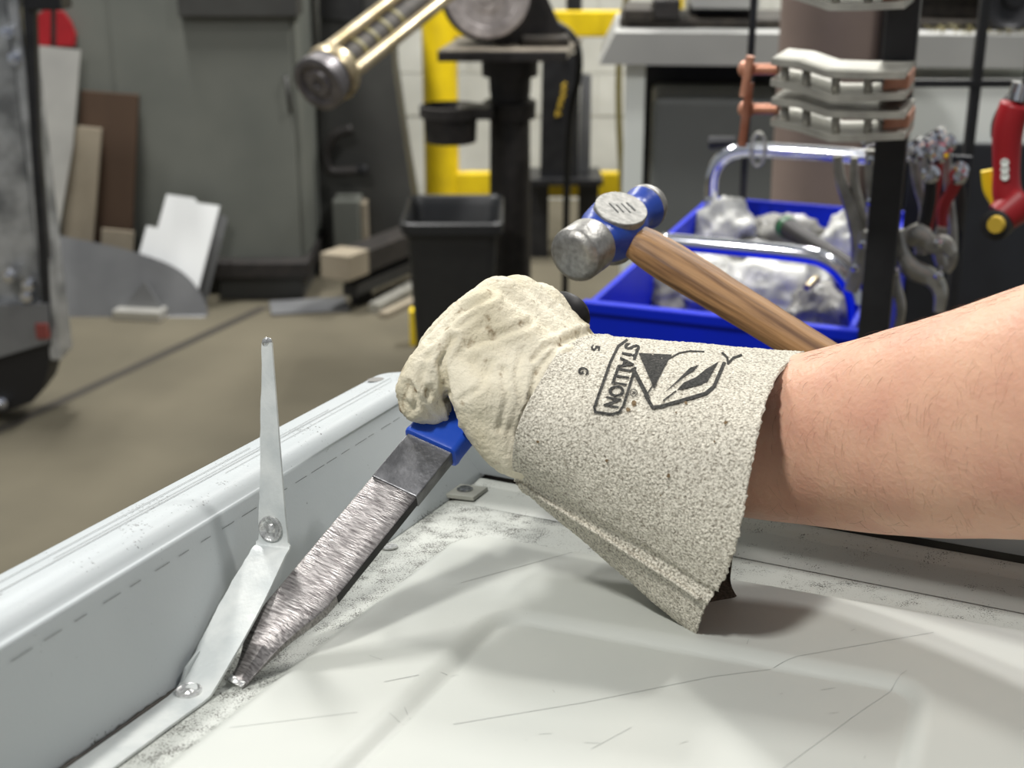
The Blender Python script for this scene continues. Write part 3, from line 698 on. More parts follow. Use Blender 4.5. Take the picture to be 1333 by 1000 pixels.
# scraps on the floor by the press
def floorbar(name, a, b, wid, th, m, label, cat, group=None):
    a, b = flr(*a), flr(*b); d = (b-a).normalized(); s = d.cross(UP)
    return tag(MB().box((a+b)/2+UP*th/2, (d, s, UP), ((b-a).length/2, wid/2, th/2), .002).put(name, m), label, cat, group)
floorbar('steel_flat', (352, 404), (452, 398), .16, .012, 'sheet', 'flat grey steel plate lying on floor by the cabinet plinth', 'steel plate')
floorbar('offcut_bar', (488, 408), (552, 372), .05, .035, 'plated', 'pale metal offcut bar on floor between press and black bin', 'metal bar')
floorbar('wood_lath', (498, 414), (560, 385), .035, .02, 'beigeboard', 'tan wooden lath on floor beside the pale offcut bar', 'wood lath')
mb = MB().pbox(533, 405, 546, 425, 4.35, .05, .003, floor=True); tag(mb.put('yellow_block', 'yellow'), 'small yellow block on floor beside the black bin', 'block')
# sheets leaning on the cabinet
leaning('aluminium_sheet', [(40, 58), (105, 65), (95, 190), (60, 415), (50, 415), (44, 200)], 4.76, .13, 'alusheet', .004, 'tall pale aluminium sheet tapering down, leaning under the red sign', 'metal sheet')
leaning('brown_board', [(104, 118), (180, 124), (170, 415), (92, 415)], 4.87, .03, 'brownboard', .018, 'dark brown board leaning on the cabinet behind beige board', 'board')
leaning('beige_board', [(96, 164), (132, 168), (116, 415), (72, 415)], 4.82, .06, 'beigeboard', .018, 'narrow beige board leaning in front of brown board', 'board')
leaning('small_offcut', [(132, 298), (174, 302), (170, 415), (132, 415)], 4.79, .06, 'beigeboard', .014, 'small square beige offcut behind the curved grey sheet', 'offcut')
crv = crm([(78, 307), (130, 317), (175, 328), (222, 345), (250, 366), (268, 396), (270, 410)], 4)
leaning('curved_sheet', [(60, 418), (66, 330)] + crv + [(266, 419), (150, 418)], 4.68, .24, 'sheet', .004, 'dark grey steel sheet with curved top edge leaning on the boards', 'metal sheet')
leaning('notched_sheet', [(217, 253), (253, 258), (257, 264), (286, 268), (252, 400), (150, 400), (180, 334), (191, 294), (205, 297)], 4.72, .20, 'whitesheet', .003, 'bright white notched sheet leaning behind the curved grey sheet', 'metal sheet')
leaning('narrow_sheet', [(284, 278), (296, 284), (268, 410), (245, 410)], 4.80, .12, 'sheet', .004, 'narrow grey strip of sheet leaning behind the white notched sheet', 'metal sheet')
mb = MB(); p0, p1 = flr(147, 417), flr(208, 420); d = (p1-p0).normalized(); back = Vector((-d.y, d.x, 0))
gs = thing('gusset_bracket', 'small grey triangular gusset on a flat foot on the floor', 'bracket', (p0+p1)/2)
MB().box((p0+p1)/2+UP*.018+back*.04, (d, back, UP), ((p1-p0).length/2, .04, .018), .004).put('foot', 'alusheet', gs)
MB().prism([p0+UP*.036+back*.05+d*.02, p1+UP*.036+back*.05-d*.01, (p0*.4+p1*.6)+UP*.13+back*.06], back*.006).put('web', 'sheet', gs)
# red sign: two red fields with a dark bar between
rs = thing('red_sign', 'red rounded sign above the tall aluminium sheet', 'sign', at(70, 60, CYB-.03))
MB().prism([at(x, y, CYB-.03) for x, y in ((46, 60), (46, 22), (56, 14), (66, 14), (66, 60))], Vector((0, .02, 0))).put('red_field', 'red', rs)
MB().prism([at(x, y, CYB-.03) for x, y in ((73, 60), (73, 14), (82, 16), (92, 30), (98, 46), (97, 60))], Vector((0, .02, 0))).put('red_field', 'red', rs)
MB().pbox(66, 12, 73, 62, CYB-.025, .015).put('dark_bar', 'castiron', rs)
# galvanised post on a black base at the left edge
gp = thing('galvanised_post', 'bright galvanised steel post with bolts on a black rubber foot', 'post', at(20, 540, 3.7)*1)
gp.location.z = 0; ORG[gp.name] = Vector(gp.location); Yg = 3.68
MB().pbox(-70, -80, 34, 478, Yg, .14, .006).put('post_body', 'galv', gp)
MB().pbox(33, -80, 48, 470, Yg-.03, .12, .006).put('bright_flange', 'galv', gp)
MB().prism([at(x, y, Yg-.035) for x, y in ((26, -60), (42, -60), (50, 190), (62, 330), (66, 420), (66, 452), (58, 452), (50, 330), (40, 190))], Vector((0, .03, 0))).put('dark_edge', 'darksteel', gp)
MB().pbox(30, -60, 76, 14, Yg-.05, .1, .006).put('top_arm', 'darksteel', gp)
MB().prism([at(x, y, Yg-.045) for x, y in ((-70, 400), (62, 396), (64, 446), (-70, 486))], Vector((0, .08, 0))).put('clamp_plate', 'sheet', gp)
MB().pbox(46, 422, 62, 442, Yg-.055, .02, .003).put('red_patch', 'dullred', gp)
rowsb = [(-70, 470), (64, 446), (64, 478), (56, 505), (42, 524), (8, 536), (-70, 540)]
MB().prism([at(x, y, Yg-.03) for x, y in rowsb], Vector((0, .12, 0))).put('rubber_foot', 'rubber', gp)
for x, y in ((8, 42), (18, 76), (10, 360), (36, 372), (34, 386), (2, 525)):
    MB().lathe(at(x, y, Yg-.045), (0, -1, 0), [(-.02, .018), (.004, .018), (.004, .011), (.018, .011), (.02, .008)], 6 if y < 500 else 12).put('bolt', 'chrome', gp)
# tubular fixture hanging across: drum end and two brass rails
Yt = 3.1
e0 = px(418, 106, 3.2); e1 = px(575, -18, 3.55); td = (e1-e0).normalized(); ts = td.cross((CAM-e0).normalized()).normalized(); 
if ts.z < 0: ts = -ts
tn = ts.cross(td)
if tn.dot(CAM-e0) < 0: tn = -tn
tf = thing('tubular_fixture', 'brass coloured tubular fixture with dark ringed end cap hanging in air', 'fixture', e0)
MB().lathe(e0, -td, [(-.05, .060), (0, .066), (.014, .066), (.018, .060), (.018, .048), (.009, .045), (.009, .034), (.015, .030), (.015, .012), (.009, .009), (.009, .0005)], 36).put('end_cap', 'capgrey', tf, 'auto')
MB().lathe(e0+td*.05, -td, [(-.012, .046), (-.012, .067), (.004, .070), (.02, .067)], 36).put('collar', 'brass', tf, 'auto')
LT = 1.1
MB().tube([e0+ts*.048+tn*.012+td*.04, e0+ts*.048+tn*.012+td*LT], .015, 16).put('rail', 'brass', tf, 'auto')
MB().tube([e0-ts*.030+tn*.040+td*.04, e0-ts*.030+tn*.040+td*LT], .016, 16).put('rail', 'brass', tf, 'auto')
MB().tube([e0-tn*.012+td*.04, e0-tn*.012+td*LT], .042, 20).put('core_tube', 'oily', tf, 'auto')
for k in range(5):
    MB().lathe(e0+td*(.09+.055*k)-tn*.012, td, [(0, .0425), (.002, .045), (.012, .045), (.014, .0425)], 20).put('spring_ring', 'olive', tf, 'auto')
MB().tube([e0+td*.9, Vector((e0.x+td.x*.9, e0.y+td.y*.9, 4.4))], .012, 10).put('hanger', 'darksteel', tf)
# ================================================================== grinder, bin, railing
rail = thing('guard_railing', 'yellow painted steel guard railing in front of pale wall', 'railing', Vector((at(572, 260, 5.7).x, 5.7, 0)))
pt = at(574, 150, 5.7); MB().tube([Vector((pt.x, 5.7, 0)), Vector((pt.x, 5.7, at(574, -60, 5.7).z))], .072, 28).put('post', 'yellow', rail, 'auto')
pr_ = at(850, 150, 5.7); MB().tube([Vector((pr_.x+.05, 5.7, 0)), Vector((pr_.x+.05, 5.7, at(850, -60, 5.7).z))], .06, 20).put('post', 'yellow', rail, 'auto')
for y in (34, 243):
    a_, b_ = at(590, y-3, 5.68), at(860, y+1, 5.68); MB().wbox(pt.x+.03, b_.x, 5.66, 5.72, a_.z-.05, a_.z+.05, .006).put('rail', 'yellow', rail)
Yg2 = 4.15
gr = thing('pedestal_grinder', 'dark cast iron pedestal grinder with grey wheel and water pot', 'grinder', Vector((at(664, 300, Yg2+.08).x, Yg2+.08, 0)))
gx = at(664, 300, Yg2+.08).x; gy = Yg2+.08
zt = at(660, 70, Yg2).z
MB().lathe((gx, gy, 0), UP, [(0, .18), (.025, .18), (.05, .11), (.07, .068), (zt-.12, .060), (zt-.12, .060)], 36).put('column', 'castiron', gr, 'auto')
MB().lathe((gx, gy, zt-.125), UP, [(0, .062), (.02, .063), (.05, .064), (.052, .084), (.108, .086), (.11, .08)], 36).put('neck_flange', 'castiron', gr, 'auto')
tl, tr = at(570, 70, Yg2-.1), at(738, 74, Yg2-.1)
MB().prism([(tl.x, Yg2-.12, zt), (tr.x, Yg2-.12, zt), (tr.x+.06, Yg2+.26, zt), (tl.x+.05, Yg2+.26, zt)], UP*.022).put('table', 'tabletop', gr)
MB().wbox(tl.x, tr.x, Yg2-.128, Yg2-.118, zt-.008, zt+.020, .002).put('table_lip', 'castiron', gr)
wc = at(634, -6, Yg2-.02)
MB().lathe(wc, (-.1, -1, .0), [(-.05, .118), (-.02, .122), (0, .122), (.006, .116), (.006, .090), (.002, .086), (.002, .05), (.010, .045), (.014, .02), (.022, .018), (.022, .001)], 44).put('wheel', 'wheel', gr, 'auto')
MB().lathe(wc+Vector((0, .02, 0)), (0, 1, 0), [(0, .135), (.10, .135), (.13, .09), (.40, .085)], 36).put('guard', 'castiron', gr, 'auto')
MB().prism([Vector((wc.x+.02, Yg2+.05, zt+.02)), Vector((wc.x+.24, Yg2+.05, zt+.02)), Vector((wc.x+.17, Yg2+.05, wc.z)), Vector((wc.x+.0, Yg2+.05, wc.z))], Vector((0, .16, 0))).put('motor_stand', 'castiron', gr)
MB().wbox(wc.x+.10, wc.x+.24, Yg2-.02, Yg2+.2, zt+.022, zt+.05, .006).put('motor_foot', 'oily', gr)
zp = at(664, 148, Yg2).z
MB().lathe((gx, gy, zp-.025), UP, [(0, .070), (0, .078), (.05, .080), (.055, .070)], 36).put('clamp_ring', 'castiron', gr, 'auto')
pp_ = at(586, 150, Yg2-.02); ptop = at(586, 138, Yg2-.02).z
MB().wbox(pp_.x+.02, gx-.05, gy-.14, gy-.02, ptop-.035, ptop-.002, .004).put('pot_arm', 'castiron', gr)
MB().lathe((pp_.x, gy-.08, ptop-.11), UP, [(0, .070), (.002, .076), (.075, .080), (.076, .092), (.108, .092), (.110, .084), (.085, .082), (.03, .07), (.03, .001)], 32).put('water_pot', 'castiron', gr, 'auto')
MB().tube([tuple(q) for q in crm([tuple(at(700, 22, Yg2+.1)), tuple(at(736, 38, Yg2+.1)), tuple(at(752, 62, Yg2+.1)), tuple(at(753, 100, Yg2+.12)), tuple(at(743, 150, Yg2+.15)), tuple(at(738, 240, Yg2+.2)), (at(738, 240, Yg2+.2).x, Yg2+.25, .02)], 6)], .011, 8).put('power_cord', 'black', gr, True)
# black waste bin
bn = thing('waste_bin', 'black plastic waste bin standing beside the grinder column', 'bin', Vector((at(588, 400, 3.95).x, 4.05, 0)))
bz = flr(500, 290).z; zr = at(590, 290, 3.66).z
def rr_ring(cx, cy, z, hx, hy, r, n=6):
    out = []
    for (sx, sy, a0) in ((1, 1, 0), (-1, 1, 90), (-1, -1, 180), (1, -1, 270)):
        for k in range(n): an = math.radians(a0+k*90/(n-1)); out.append(Vector((cx+sx*(hx-r)+r*math.cos(an), cy+sy*(hy-r)+r*math.sin(an), z)))
    return out
bx = at(590, 330, 3.72).x; by = 3.80
rows = [rr_ring(bx, by, z, hx, hy, .03) for z, hx, hy in ((0, .095, .13), (zr-.03, .122, .165), (zr-.03, .132, .178), (zr, .134, .18), (zr+.004, .128, .174), (zr-.02, .118, .160), (.02, .09, .125))]
mb = MB().grid(rows, True); mb.f.append(tuple(range(24))); mb.f.append(tuple(len(mb.v)-24+k for k in range(24))); mb.put('bin_body', 'blackplastic', bn, 'auto')
rows = [rr_ring(bx, by, z, hx, hy, .034) for z, hx, hy in ((zr-.022, .134, .180), (zr-.022, .139, .186), (zr+.004, .139, .186), (zr+.008, .134, .180), (zr-.0, .127, .172))]
MB().grid(rows, True).put('rim', 'blackplastic', bn, 'auto')
# things standing by the wall
leaning('marked_plate', [(706, 70), (756, 70), (752, 236), (703, 236)], 5.45, 0, 'darksteel', .02, 'dark steel plate with yellow marker writing beside the grinder', 'metal plate', floorz=False)
mp_ = bpy.data.objects['marked_plate']; ORG['marked_plate'] = Vector(mp_.location)
for pts in ([(735, 72), (733, 78), (738, 77)], [(737, 108), (732, 112), (736, 116), (731, 120), (735, 124), (729, 130), (733, 132)], [(726, 143), (724, 152), (729, 149), (725, 146)], [(730, 133), (727, 138), (731, 140)]):
    MB().tube([at(x, y, 5.445) for x, y in pts], .005, 6).put('marker_writing', 'marker', mp_)
leaning('grey_plate', [(757, 96), (770, 98), (768, 236), (752, 236)], 5.55, 0, 'sheet', .02, 'plain mid grey plate standing behind the marked dark plate', 'metal plate', floorz=False)
sh_ = thing('wall_shelf', 'narrow dark shelf on posts carrying the dark plates', 'shelf', Vector((at(740, 240, 5.5).x, 5.5, 0)))
MB().pbox(690, 234, 785, 242, 5.4, .25, .002).put('board', 'darksteel', sh_)
for x in (695, 760): 
    p = at(x, 242, 5.5); MB().wbox(p.x-.02, p.x+.06, 5.5, 5.55, 0, p.z).put('post', 'darksteel', sh_)
tag(MB().pbox(738, -30, 758, 14, 5.45, .1, .004).put('wall_box', 'black'), 'black box hanging on the wall above the yellow rail', 'box')
tag(MB().tube([at(x, y, 5.5) for x, y in crm([(818, -30), (812, 30), (806, 80), (806, 160), (812, 262), (818, 300)], 5)], .013, 10).put('hanging_hose', 'olive', smooth=True), 'olive hose hanging down the wall past the yellow rail', 'hose')
# ================================================================== right: bench with lathe, drum
bench = thing('steel_bench', 'long grey steel bench with thick top behind the drum', 'bench', Vector((at(1060, 300, 3.7).x, 3.9, 0)))
byaw = math.radians(4.5); bX = Vector((math.cos(byaw), -math.sin(byaw), 0)); bY = Vector((math.sin(byaw), math.cos(byaw), 0))
b0 = at(780, 84, 3.7)
def bpt(x, y, dd=0.0): return onplane(x, y, b0+bY*dd, bY)
def bbox(x0, y0, x1, y1, dd, depth, bev=0, floor=False):
    a_, d_ = bpt(x0, y0, dd), bpt(x1, y1, dd); ac = bpt(x0, y1, dd)
    s0, s1 = ((a_+ac)/2-b0).dot(bX), ((d_+bpt(x1, y0, dd))/2-b0).dot(bX); z1, z0 = a_.z, (0 if floor else ac.z)
    return MB().box(b0+bX*(s0+s1)/2+bY*(dd+depth/2)+UP*((z0+z1)/2-b0.z), (bX, bY, UP), ((s1-s0)/2, depth/2, (z1-z0)/2), bev)
S1 = (bpt(1420, 80)-b0).dot(bX); hz = bpt(800, 42).z-b0.z
MB().prism([b0, b0+bX*.04+UP*hz, b0+bX*S1+UP*hz, b0+bX*S1], bY*.55).put('top_slab', 'benchgrey', bench)
bbox(812, 84, 838, 260, .05, .06, .003, True).put('leg', 'palepanel', bench)
bbox(838, 84, 1190, 270, .45, .04, 0, True).put('back_panel', 'black', bench)
bbox(1186, 110, 1420, 187, .03, .4, .004).put('pale_panel', 'palepanel', bench)
bbox(1186, 187, 1420, 420, .01, .42, .004, True).put('lower_panel', 'navy', bench)
bbox(846, 126, 1010, 420, .12, .3, .02, True).put('drawer_unit', 'boxgrey', bench)
la = thing('lathe', 'dark oily lathe standing on the grey bench', 'machine', b0+bX*.8+UP*hz+bY*.25)
zb = b0.z+hz
def lbox(s0, s1, d0, d1, h0, h1, m, name, bev=.006): return MB().box(b0+bX*(s0+s1)/2+bY*(d0+d1)/2+UP*(hz+(h0+h1)/2), (bX, bY, UP), ((s1-s0)/2, (d1-d0)/2, (h1-h0)/2), bev).put(name, m, la)
k_ = 1/486.0
lbox(.05, 1.15, .12, .42, 0, .025, 'oily', 'bed')
lbox(.06, .14, .1, .35, .02, .05, 'oily', 'bed_block'); lbox(.14, .21, .1, .35, .025, .075, 'castiron', 'tail_stock')
lbox(.24, .42, .2, .4, .025, .2, 'black', 'gear_cover'); lbox(.24, .42, .12, .3, .05, .30, 'benchgrey', 'head_stock')
lbox(.84, 1.15, .2, .45, .02, .16, 'oily', 'carriage'); lbox(.84, 1.15, .15, .25, .085, .10, 'beigeboard', 'slide')
hwc = bpt(1318, -4, .08); MB().lathe(hwc, -bY, [(0, .075), (.01, .085), (.02, .085), (.026, .075), (.018, .065), (.012, .03), (.03, .024), (.03, .001)], 32).put('hand_wheel', 'darksteel', la, 'auto')
MB().tube([hwc+bX*.0, hwc+bY*.15], .02, 12).put('hand_wheel_shaft', 'darksteel', la)
sw = MB()
for i in range(120):
    s, d_, h = random.uniform(.84, 1.3), random.uniform(.0, .12), 0; c_ = b0+bX*s+bY*(d_+.01)+UP*(hz+random.uniform(.001, .014)); a_ = Vector((random.uniform(-1, 1), random.uniform(-1, 1), random.uniform(-.4, .6))).normalized()
    sw.tube([c_-a_*.008, c_+Vector((0, 0, .003)), c_+a_*.008], .0022, 5)
o = sw.put('swarf', 'olive', kind='stuff'); tag(o, 'loose curls of metal swarf lying on the bench edge', 'swarf')
# brown drum
dr = thing('brown_drum', 'tall dull brown drum standing in front of the grey bench', 'drum', Vector((at(1078, 300, 3.1).x, 3.1, 0)))
dx = at(1078, 150, 3.1).x; zt2 = at(1078, -80, 3.1).z
MB().lathe((dx, 3.1, 0), UP, [(0, .112), (.02, .118), (.55, .112), (.56, .116), (.58, .116), (.59, .112), (zt2*.8, .118), (zt2, .121)], 48).put('drum_body', 'browndrum', dr, 'auto')
MB().wbox(dx+.075, dx+.10, 2.985, 3.02, .2, zt2, .004).put('edge_shade_strip', 'castiron', dr)  # dark strip standing in for the shaded right edge of the drum
# ================================================================== tool cart with blue bin
cyaw = math.radians(20.8); kX = Vector((math.cos(cyaw), -math.sin(cyaw), 0)); kY = Vector((math.sin(cyaw), math.cos(cyaw), 0))
k0 = px(764, 394, 1.75); RZ = k0.z
def kpt(x, y, d): return onplane(x, y, k0+kY*d, kY)                 # on the cart plane d metres behind the bin front
def klocal(p): q = p-k0; return q.dot(kX), q.dot(kY), q.z
def K3(s, d, h): return k0+kX*s+kY*d+UP*h
bk = flr(908, 254, RZ); BD = (bk-k0).dot(kY); BW = (flr(1188, 272, RZ)-k0).dot(kX)
def kbox(s0, s1, d0, d1, h0, h1, bev=0): return MB().box(K3((s0+s1)/2, (d0+d1)/2, (h0+h1)/2), (kX, kY, UP), ((s1-s0)/2, (d1-d0)/2, (h1-h0)/2), bev)
bin_ = thing('parts_bin', 'open bright blue plastic bin on the cart, filled with bags', 'bin', K3(BW/2, BD/2, -.2))
kbox(0, BW, 0, .008, -.2, 0, .002).put('front_wall', 'blueplastic', bin_)
kbox(0, BW, BD-.008, BD, -.2, 0, .002).put('back_wall', 'blueplastic', bin_)
kbox(0, .008, .008, BD-.008, -.2, 0, .002).put('side_wall', 'blueplastic', bin_)
kbox(BW-.008, BW, .008, BD-.008, -.2, 0, .002).put('side_wall', 'blueplastic', bin_)
kbox(.008, BW-.008, .008, BD-.008, -.2, -.19).put('bottom', 'blueplastic', bin_)
kbox(-.006, BW+.006, -.006, .010, -.012, .002, .002).put('front_rim', 'blueplastic', bin_)
# cart frame
cart = thing('tool_cart', 'black steel tool cart frame with chrome tube handles around the blue bin', 'cart', Vector((K3(BW/2, BD/2, 0).x, K3(BW/2, BD/2, 0).y, 0)))
kbox(-.02, BW+.1, -.02, BD+.04, -.235, -.205, .004).put('shelf_tray', 'darksteel', cart)
for s, d in ((0, 0), (BW+.08, 0), (0, BD+.02), (BW+.08, BD+.02)):
    p = K3(s, d, 0); MB().wbox(p.x-.015, p.x+.015, p.y-.015, p.y+.015, 0, RZ-.21).put('leg', 'darksteel', cart)
pm = kpt(1150, 300, -.015); s_, d_, _ = klocal(pm)
MB().box(Vector((pm.x, pm.y, .95+.0)), (kX, kY, UP), (.017, .012, .95), .002).put('upright', 'darksteel', cart)
pm2 = at(1262, 200, 2.3); MB().wbox(pm2.x-.008, pm2.x+.008, 2.3, 2.316, 0, 1.9, .002).put('thin_upright', 'black', cart)
a_, b_ = at(1186, 107, 2.3), at(1420, 112, 2.3); MB().wbox(a_.x, b_.x, 2.296, 2.312, a_.z-.008, a_.z+.004).put('cross_bar', 'black', cart)
MB().wbox(pm2.x-.008, pm2.x+.008, pm.y, 2.3, .70, .72).put('cross_bar', 'black', cart)
def ctube(name, pts, d, r=.0105):
    q = crm([tuple(kpt(x, y, d)) for x, y in pts], 6); return MB().tube([Vector(p) for p in q], r, 20).put(name, 'chrome', cart, True)
dA = BD*.86; ctube('tube_handle', [(926, 330), (926, 262), (928, 228), (940, 207), (962, 197), (1000, 196), (1070, 200), (1142, 206)], dA, .0118)
dB = .12; ctube('tube_handle', [(862, 314), (940, 321), (1040, 331), (1075, 340), (1098, 360), (1112, 392), (1116, 450), (1116, 500)], dB, .0112)
for (x, y, d) in ((924, 262, dA-.012),):
    MB().lathe(kpt(x, y, d), -kY, [(0, .008), (.006, .008), (.008, .004)], 12).put('bolt', 'chrome', cart, 'auto')
e_ = kpt(989, 193, dA); rg = [e_+UP*(.026*math.cos(k*.35))+kX*(.011*math.sin(k*.35))-kY*.012 for k in range(19)]
tag(MB().tube(rg, .003, 8).put('wire_ring', 'plated', smooth=True), 'oval wire ring hanging on the chrome tube under the copper rod', 'ring')
# bags and bits inside the bin
def lump(name, x, y, h, r, m, label, cat, seed, sq=.6, group=None):
    c_ = flr(x, y, RZ+h); bm = bmesh.new(); bmesh.ops.create_icosphere(bm, subdivisions=4, radius=1)
    vs = []
    for v in bm.verts:
        q = v.co*1.6+Vector((seed*7.3, 0, 0)); k = 1+.30*noise.noise(q)-.34*abs(noise.noise(q*1.5))-.16*abs(noise.noise(q*3.1))-.06*abs(noise.noise(q*6))
        p = v.co*k; vs.append(c_+kX*(p.x*r[0])+kY*(p.y*r[1])+UP*(p.z*r[2]))
    bm.verts.index_update(); fs = [[v.index for v in f.verts] for f in bm.faces]; bm.free()
    return tag(put(name, vs, fs, m, None, True), label, cat, group)
lump('plastic_bag', 846, 388, -.085, (.055, .05, .055), 'bagdark', 'dull grey crumpled bag in the corner of the blue bin by hammer head', 'bag', 1)
lump('plastic_bag', 905, 372, -.075, (.075, .07, .055), 'bag', 'crumpled white bag lying behind the hammer handle', 'bag', 2)
lump('plastic_bag', 1015, 385, -.062, (.085, .07, .065), 'bag', 'large crumpled white bag inside the bent chrome tube', 'bag', 3)
lump('plastic_bag', 945, 300, -.03, (.06, .05, .055), 'bag', 'peaked pale bag at the back left corner of the blue bin', 'bag', 4)
lump('plastic_bag', 1015, 318, -.06, (.085, .05, .05), 'bagdark', 'grey rumpled bag behind the straight chrome tube', 'bag', 5)
lump('plastic_bag', 1105, 318, -.05, (.05, .05, .06), 'bag', 'pale bag beside the black upright in the blue bin', 'bag', 6)
lump('plastic_bag', 965, 345, -.08, (.09, .06, .045), 'bagdark', 'flat grey bag between the white bags under the chrome tube', 'bag', 8)
lump('plastic_bag', 1065, 412, -.06, (.05, .05, .05), 'bagdark', 'small grey bag at the lower end of the bent chrome tube', 'bag', 9)
c0, c1 = flr(1018, 292, RZ+.01), flr(1078, 330, RZ-.005)
sg = thing('spray_tube', 'grey cylindrical tool with green band lying across the bags', 'tool', c0)
dd_ = (c1-c0).normalized(); MB().lathe(c0, dd_, [(0, .010), (.004, .016), (.03, .017), (.05, .014), (.20, .013), (.21, .008)], 20).put('barrel', 'castiron', sg, 'auto')
MB().lathe(c0+dd_*.01, dd_, [(0, .0175), (.012, .0175)], 20).put('green_band', 'green', sg, 'auto')
c0 = flr(1050, 375, RZ-.008); c1 = flr(1065, 362, RZ-.002); tag(MB().lathe(c0, c1-c0, [(0, .005), (.01, .0065), (.03, .0065), (.035, .004)], 14).put('brass_fitting', 'brass', smooth='auto'), 'small brass fitting on top of the white bag', 'fitting')
c0 = flr(922, 398, RZ-.04); c1 = flr(938, 388, RZ-.03); tag(MB().lathe(c0, c1-c0, [(0, .006), (.02, .007), (.04, .007), (.045, .005)], 14).put('copper_fitting', 'copper', smooth='auto'), 'small copper fitting at the bin front under the hammer handle', 'fitting')
# stacked clamp arms with copper screws
def clamp_arm(yo, label, lab2):
    dC = -.08
    t = thing('clamp_arm', label, 'clamp', kpt(1090, 130+yo, dC), 'silver clamp arms on the cart')
    def plate(pts, dz, m='plated'):
        q = pts; lo = [kpt(x, y+yo, dC-.05) for x, y in q]
        rows = [[p, p+kY*.10, p+kY*.10-UP*.007, p-UP*.007] for p in lo]
        mb = MB().grid(rows, True); mb.f += [(0, 1, 2, 3), tuple(len(mb.v)-4+k for k in range(4))]; mb.put('side_plate', m, t, 'auto')
    plate([(1004, 76), (1040, 80), (1075, 92), (1120, 94), (1178, 94)], 0)
    plate([(1003, 103), (1040, 111), (1080, 124), (1120, 124), (1178, 121)], 0)
    for x in (1022, 1050, 1088, 1130):
        p = kpt(x, 100+yo, dC-.03); y0 = 80+(x-1004)*.17 if x < 1085 else 93
        MB().tube([kpt(x, y0+yo, dC-.035), kpt(x, y0+29+yo, dC-.035)], .0045, 10).put('spacer', 'plated', t, True)
    a_ = kpt(1168, 109+yo, dC-.0)+kY*.018; MB().box(a_, (kX, kY, UP), (.013, .034, .0125), .002).put('copper_block', 'copper', t)
    a_, b_ = kpt(1014, 90+yo, dC-.02), kpt(972, 90+yo, dC-.02); MB().tube([a_, b_], .0062, 12).put('screw', 'copper', t, 'auto')
    MB().sphere(b_, .010, 12, 8).put('screw_head', 'copper', t, True)
    a_, b_ = (kpt(977, 108-35+yo, dC-.03), kpt(968, 126+yo, dC-.03)) if yo == 0 else (kpt(976, 108, dC-.03), kpt(966, 190, dC-.03))
    MB().tube([a_, b_], .0048, 10).put('cross_handle', 'copper', t, 'auto')
    return t
clamp_arm(0, 'upper of two silver plate clamp arms with copper screw in front of brown drum', 0)
clamp_arm(52, 'lower silver plate clamp arm with long copper handle just above the chrome tube', 0)
t = clamp_arm(-119, 'topmost silver clamp arm partly cut off by the picture top beside brown drum', 0)
p = kpt(978, 60, BD*.9); MB().tube([Vector((p.x, p.y, RZ-.2)), Vector((p.x, p.y, 1.9))], .006, 10).put('rear_rod', 'darksteel', cart)
tag(MB().tube([kpt(924, 186, dA+.02), kpt(958, 184, dA+.02)], [.011, .008], 12).put('round_knob', 'darksteel', smooth='auto'), 'dark round knob behind the bend of the chrome tube', 'knob')
# hanging hand tools
def flatpath(name, pts, wid, d, m, parent, th=.006):
    q = crm([(x, y, wd) for (x, y), wd in zip(pts, wid)], 5); rows = []
    for i, (x, y, wd) in enumerate(q):
        a_ = kpt(x, y, d); j = min(i+1, len(q)-1); i0 = max(i-1, 0); tt = (kpt(q[j][0], q[j][1], d)-kpt(q[i0][0], q[i0][1], d)).normalized(); s = tt.cross(kY).normalized(); w2 = wd*.001
        rows.append([a_+s*w2-kY*th*.6, a_+s*w2*.6-kY*th, a_-s*w2*.6-kY*th, a_-s*w2-kY*th*.6, a_-s*w2+kY*th, a_+s*w2+kY*th])
    mb = MB().grid(rows, True); mb.f += [tuple(range(6)), tuple(len(mb.v)-6+k for k in range(6))]; return mb.put(name, m, parent, 'auto')
def rivet(x, y, d, parent, r=.005): return MB().lathe(kpt(x, y, d), -kY, [(0, r), (.005, r), (.008, r*.5)], 12).put('rivet', 'chrome', parent, 'auto')
t = thing('locking_pliers', 'steel locking pliers hanging open to the chrome side of the black upright', 'pliers', kpt(1120, 380, .06))
flatpath('handle', [(1090, 203), (1094, 235), (1106, 268), (1116, 310), (1118, 345)], [5, 6, 7, 8, 9], .06, 'toolsteel', t)
flatpath('handle', [(1112, 205), (1112, 240), (1120, 275), (1124, 320), (1120, 350)], [4, 5, 6, 7, 8], .07, 'toolsteel', t)
flatpath('jaw', [(1128, 300), (1124, 335), (1114, 360), (1108, 378)], [9, 11, 10, 8], .055, 'toolsteel', t, .008); rivet(1124, 317, .045, t); rivet(1114, 348, .045, t)
t = thing('locking_pliers', 'steel locking pliers upright close against the black upright', 'pliers', kpt(1140, 300, .05))
flatpath('handle', [(1134, 195), (1133, 230), (1137, 270), (1138, 320)], [6, 6, 7, 8], .05, 'toolsteel', t)
flatpath('handle', [(1148, 190), (1148, 230), (1148, 270), (1144, 320)], [5, 6, 6, 8], .058, 'toolsteel', t); rivet(1134, 208, .04, t); rivet(1134, 262, .04, t)
MB().tube([kpt(1122, 186, .045), kpt(1142, 178, .045)], .007, 12).put('adjusting_screw', 'chrome', t, 'auto')
t = thing('c_clamp_pliers', 'locking C-clamp pliers with long curved jaw right of the black upright', 'pliers', kpt(1200, 380, -.0))
flatpath('lower_jaw', [(1166, 300), (1172, 330), (1186, 350), (1212, 362), (1224, 380), (1222, 405)], [9, 10, 11, 10, 8, 6], .02, 'toolsteel', t, .007)
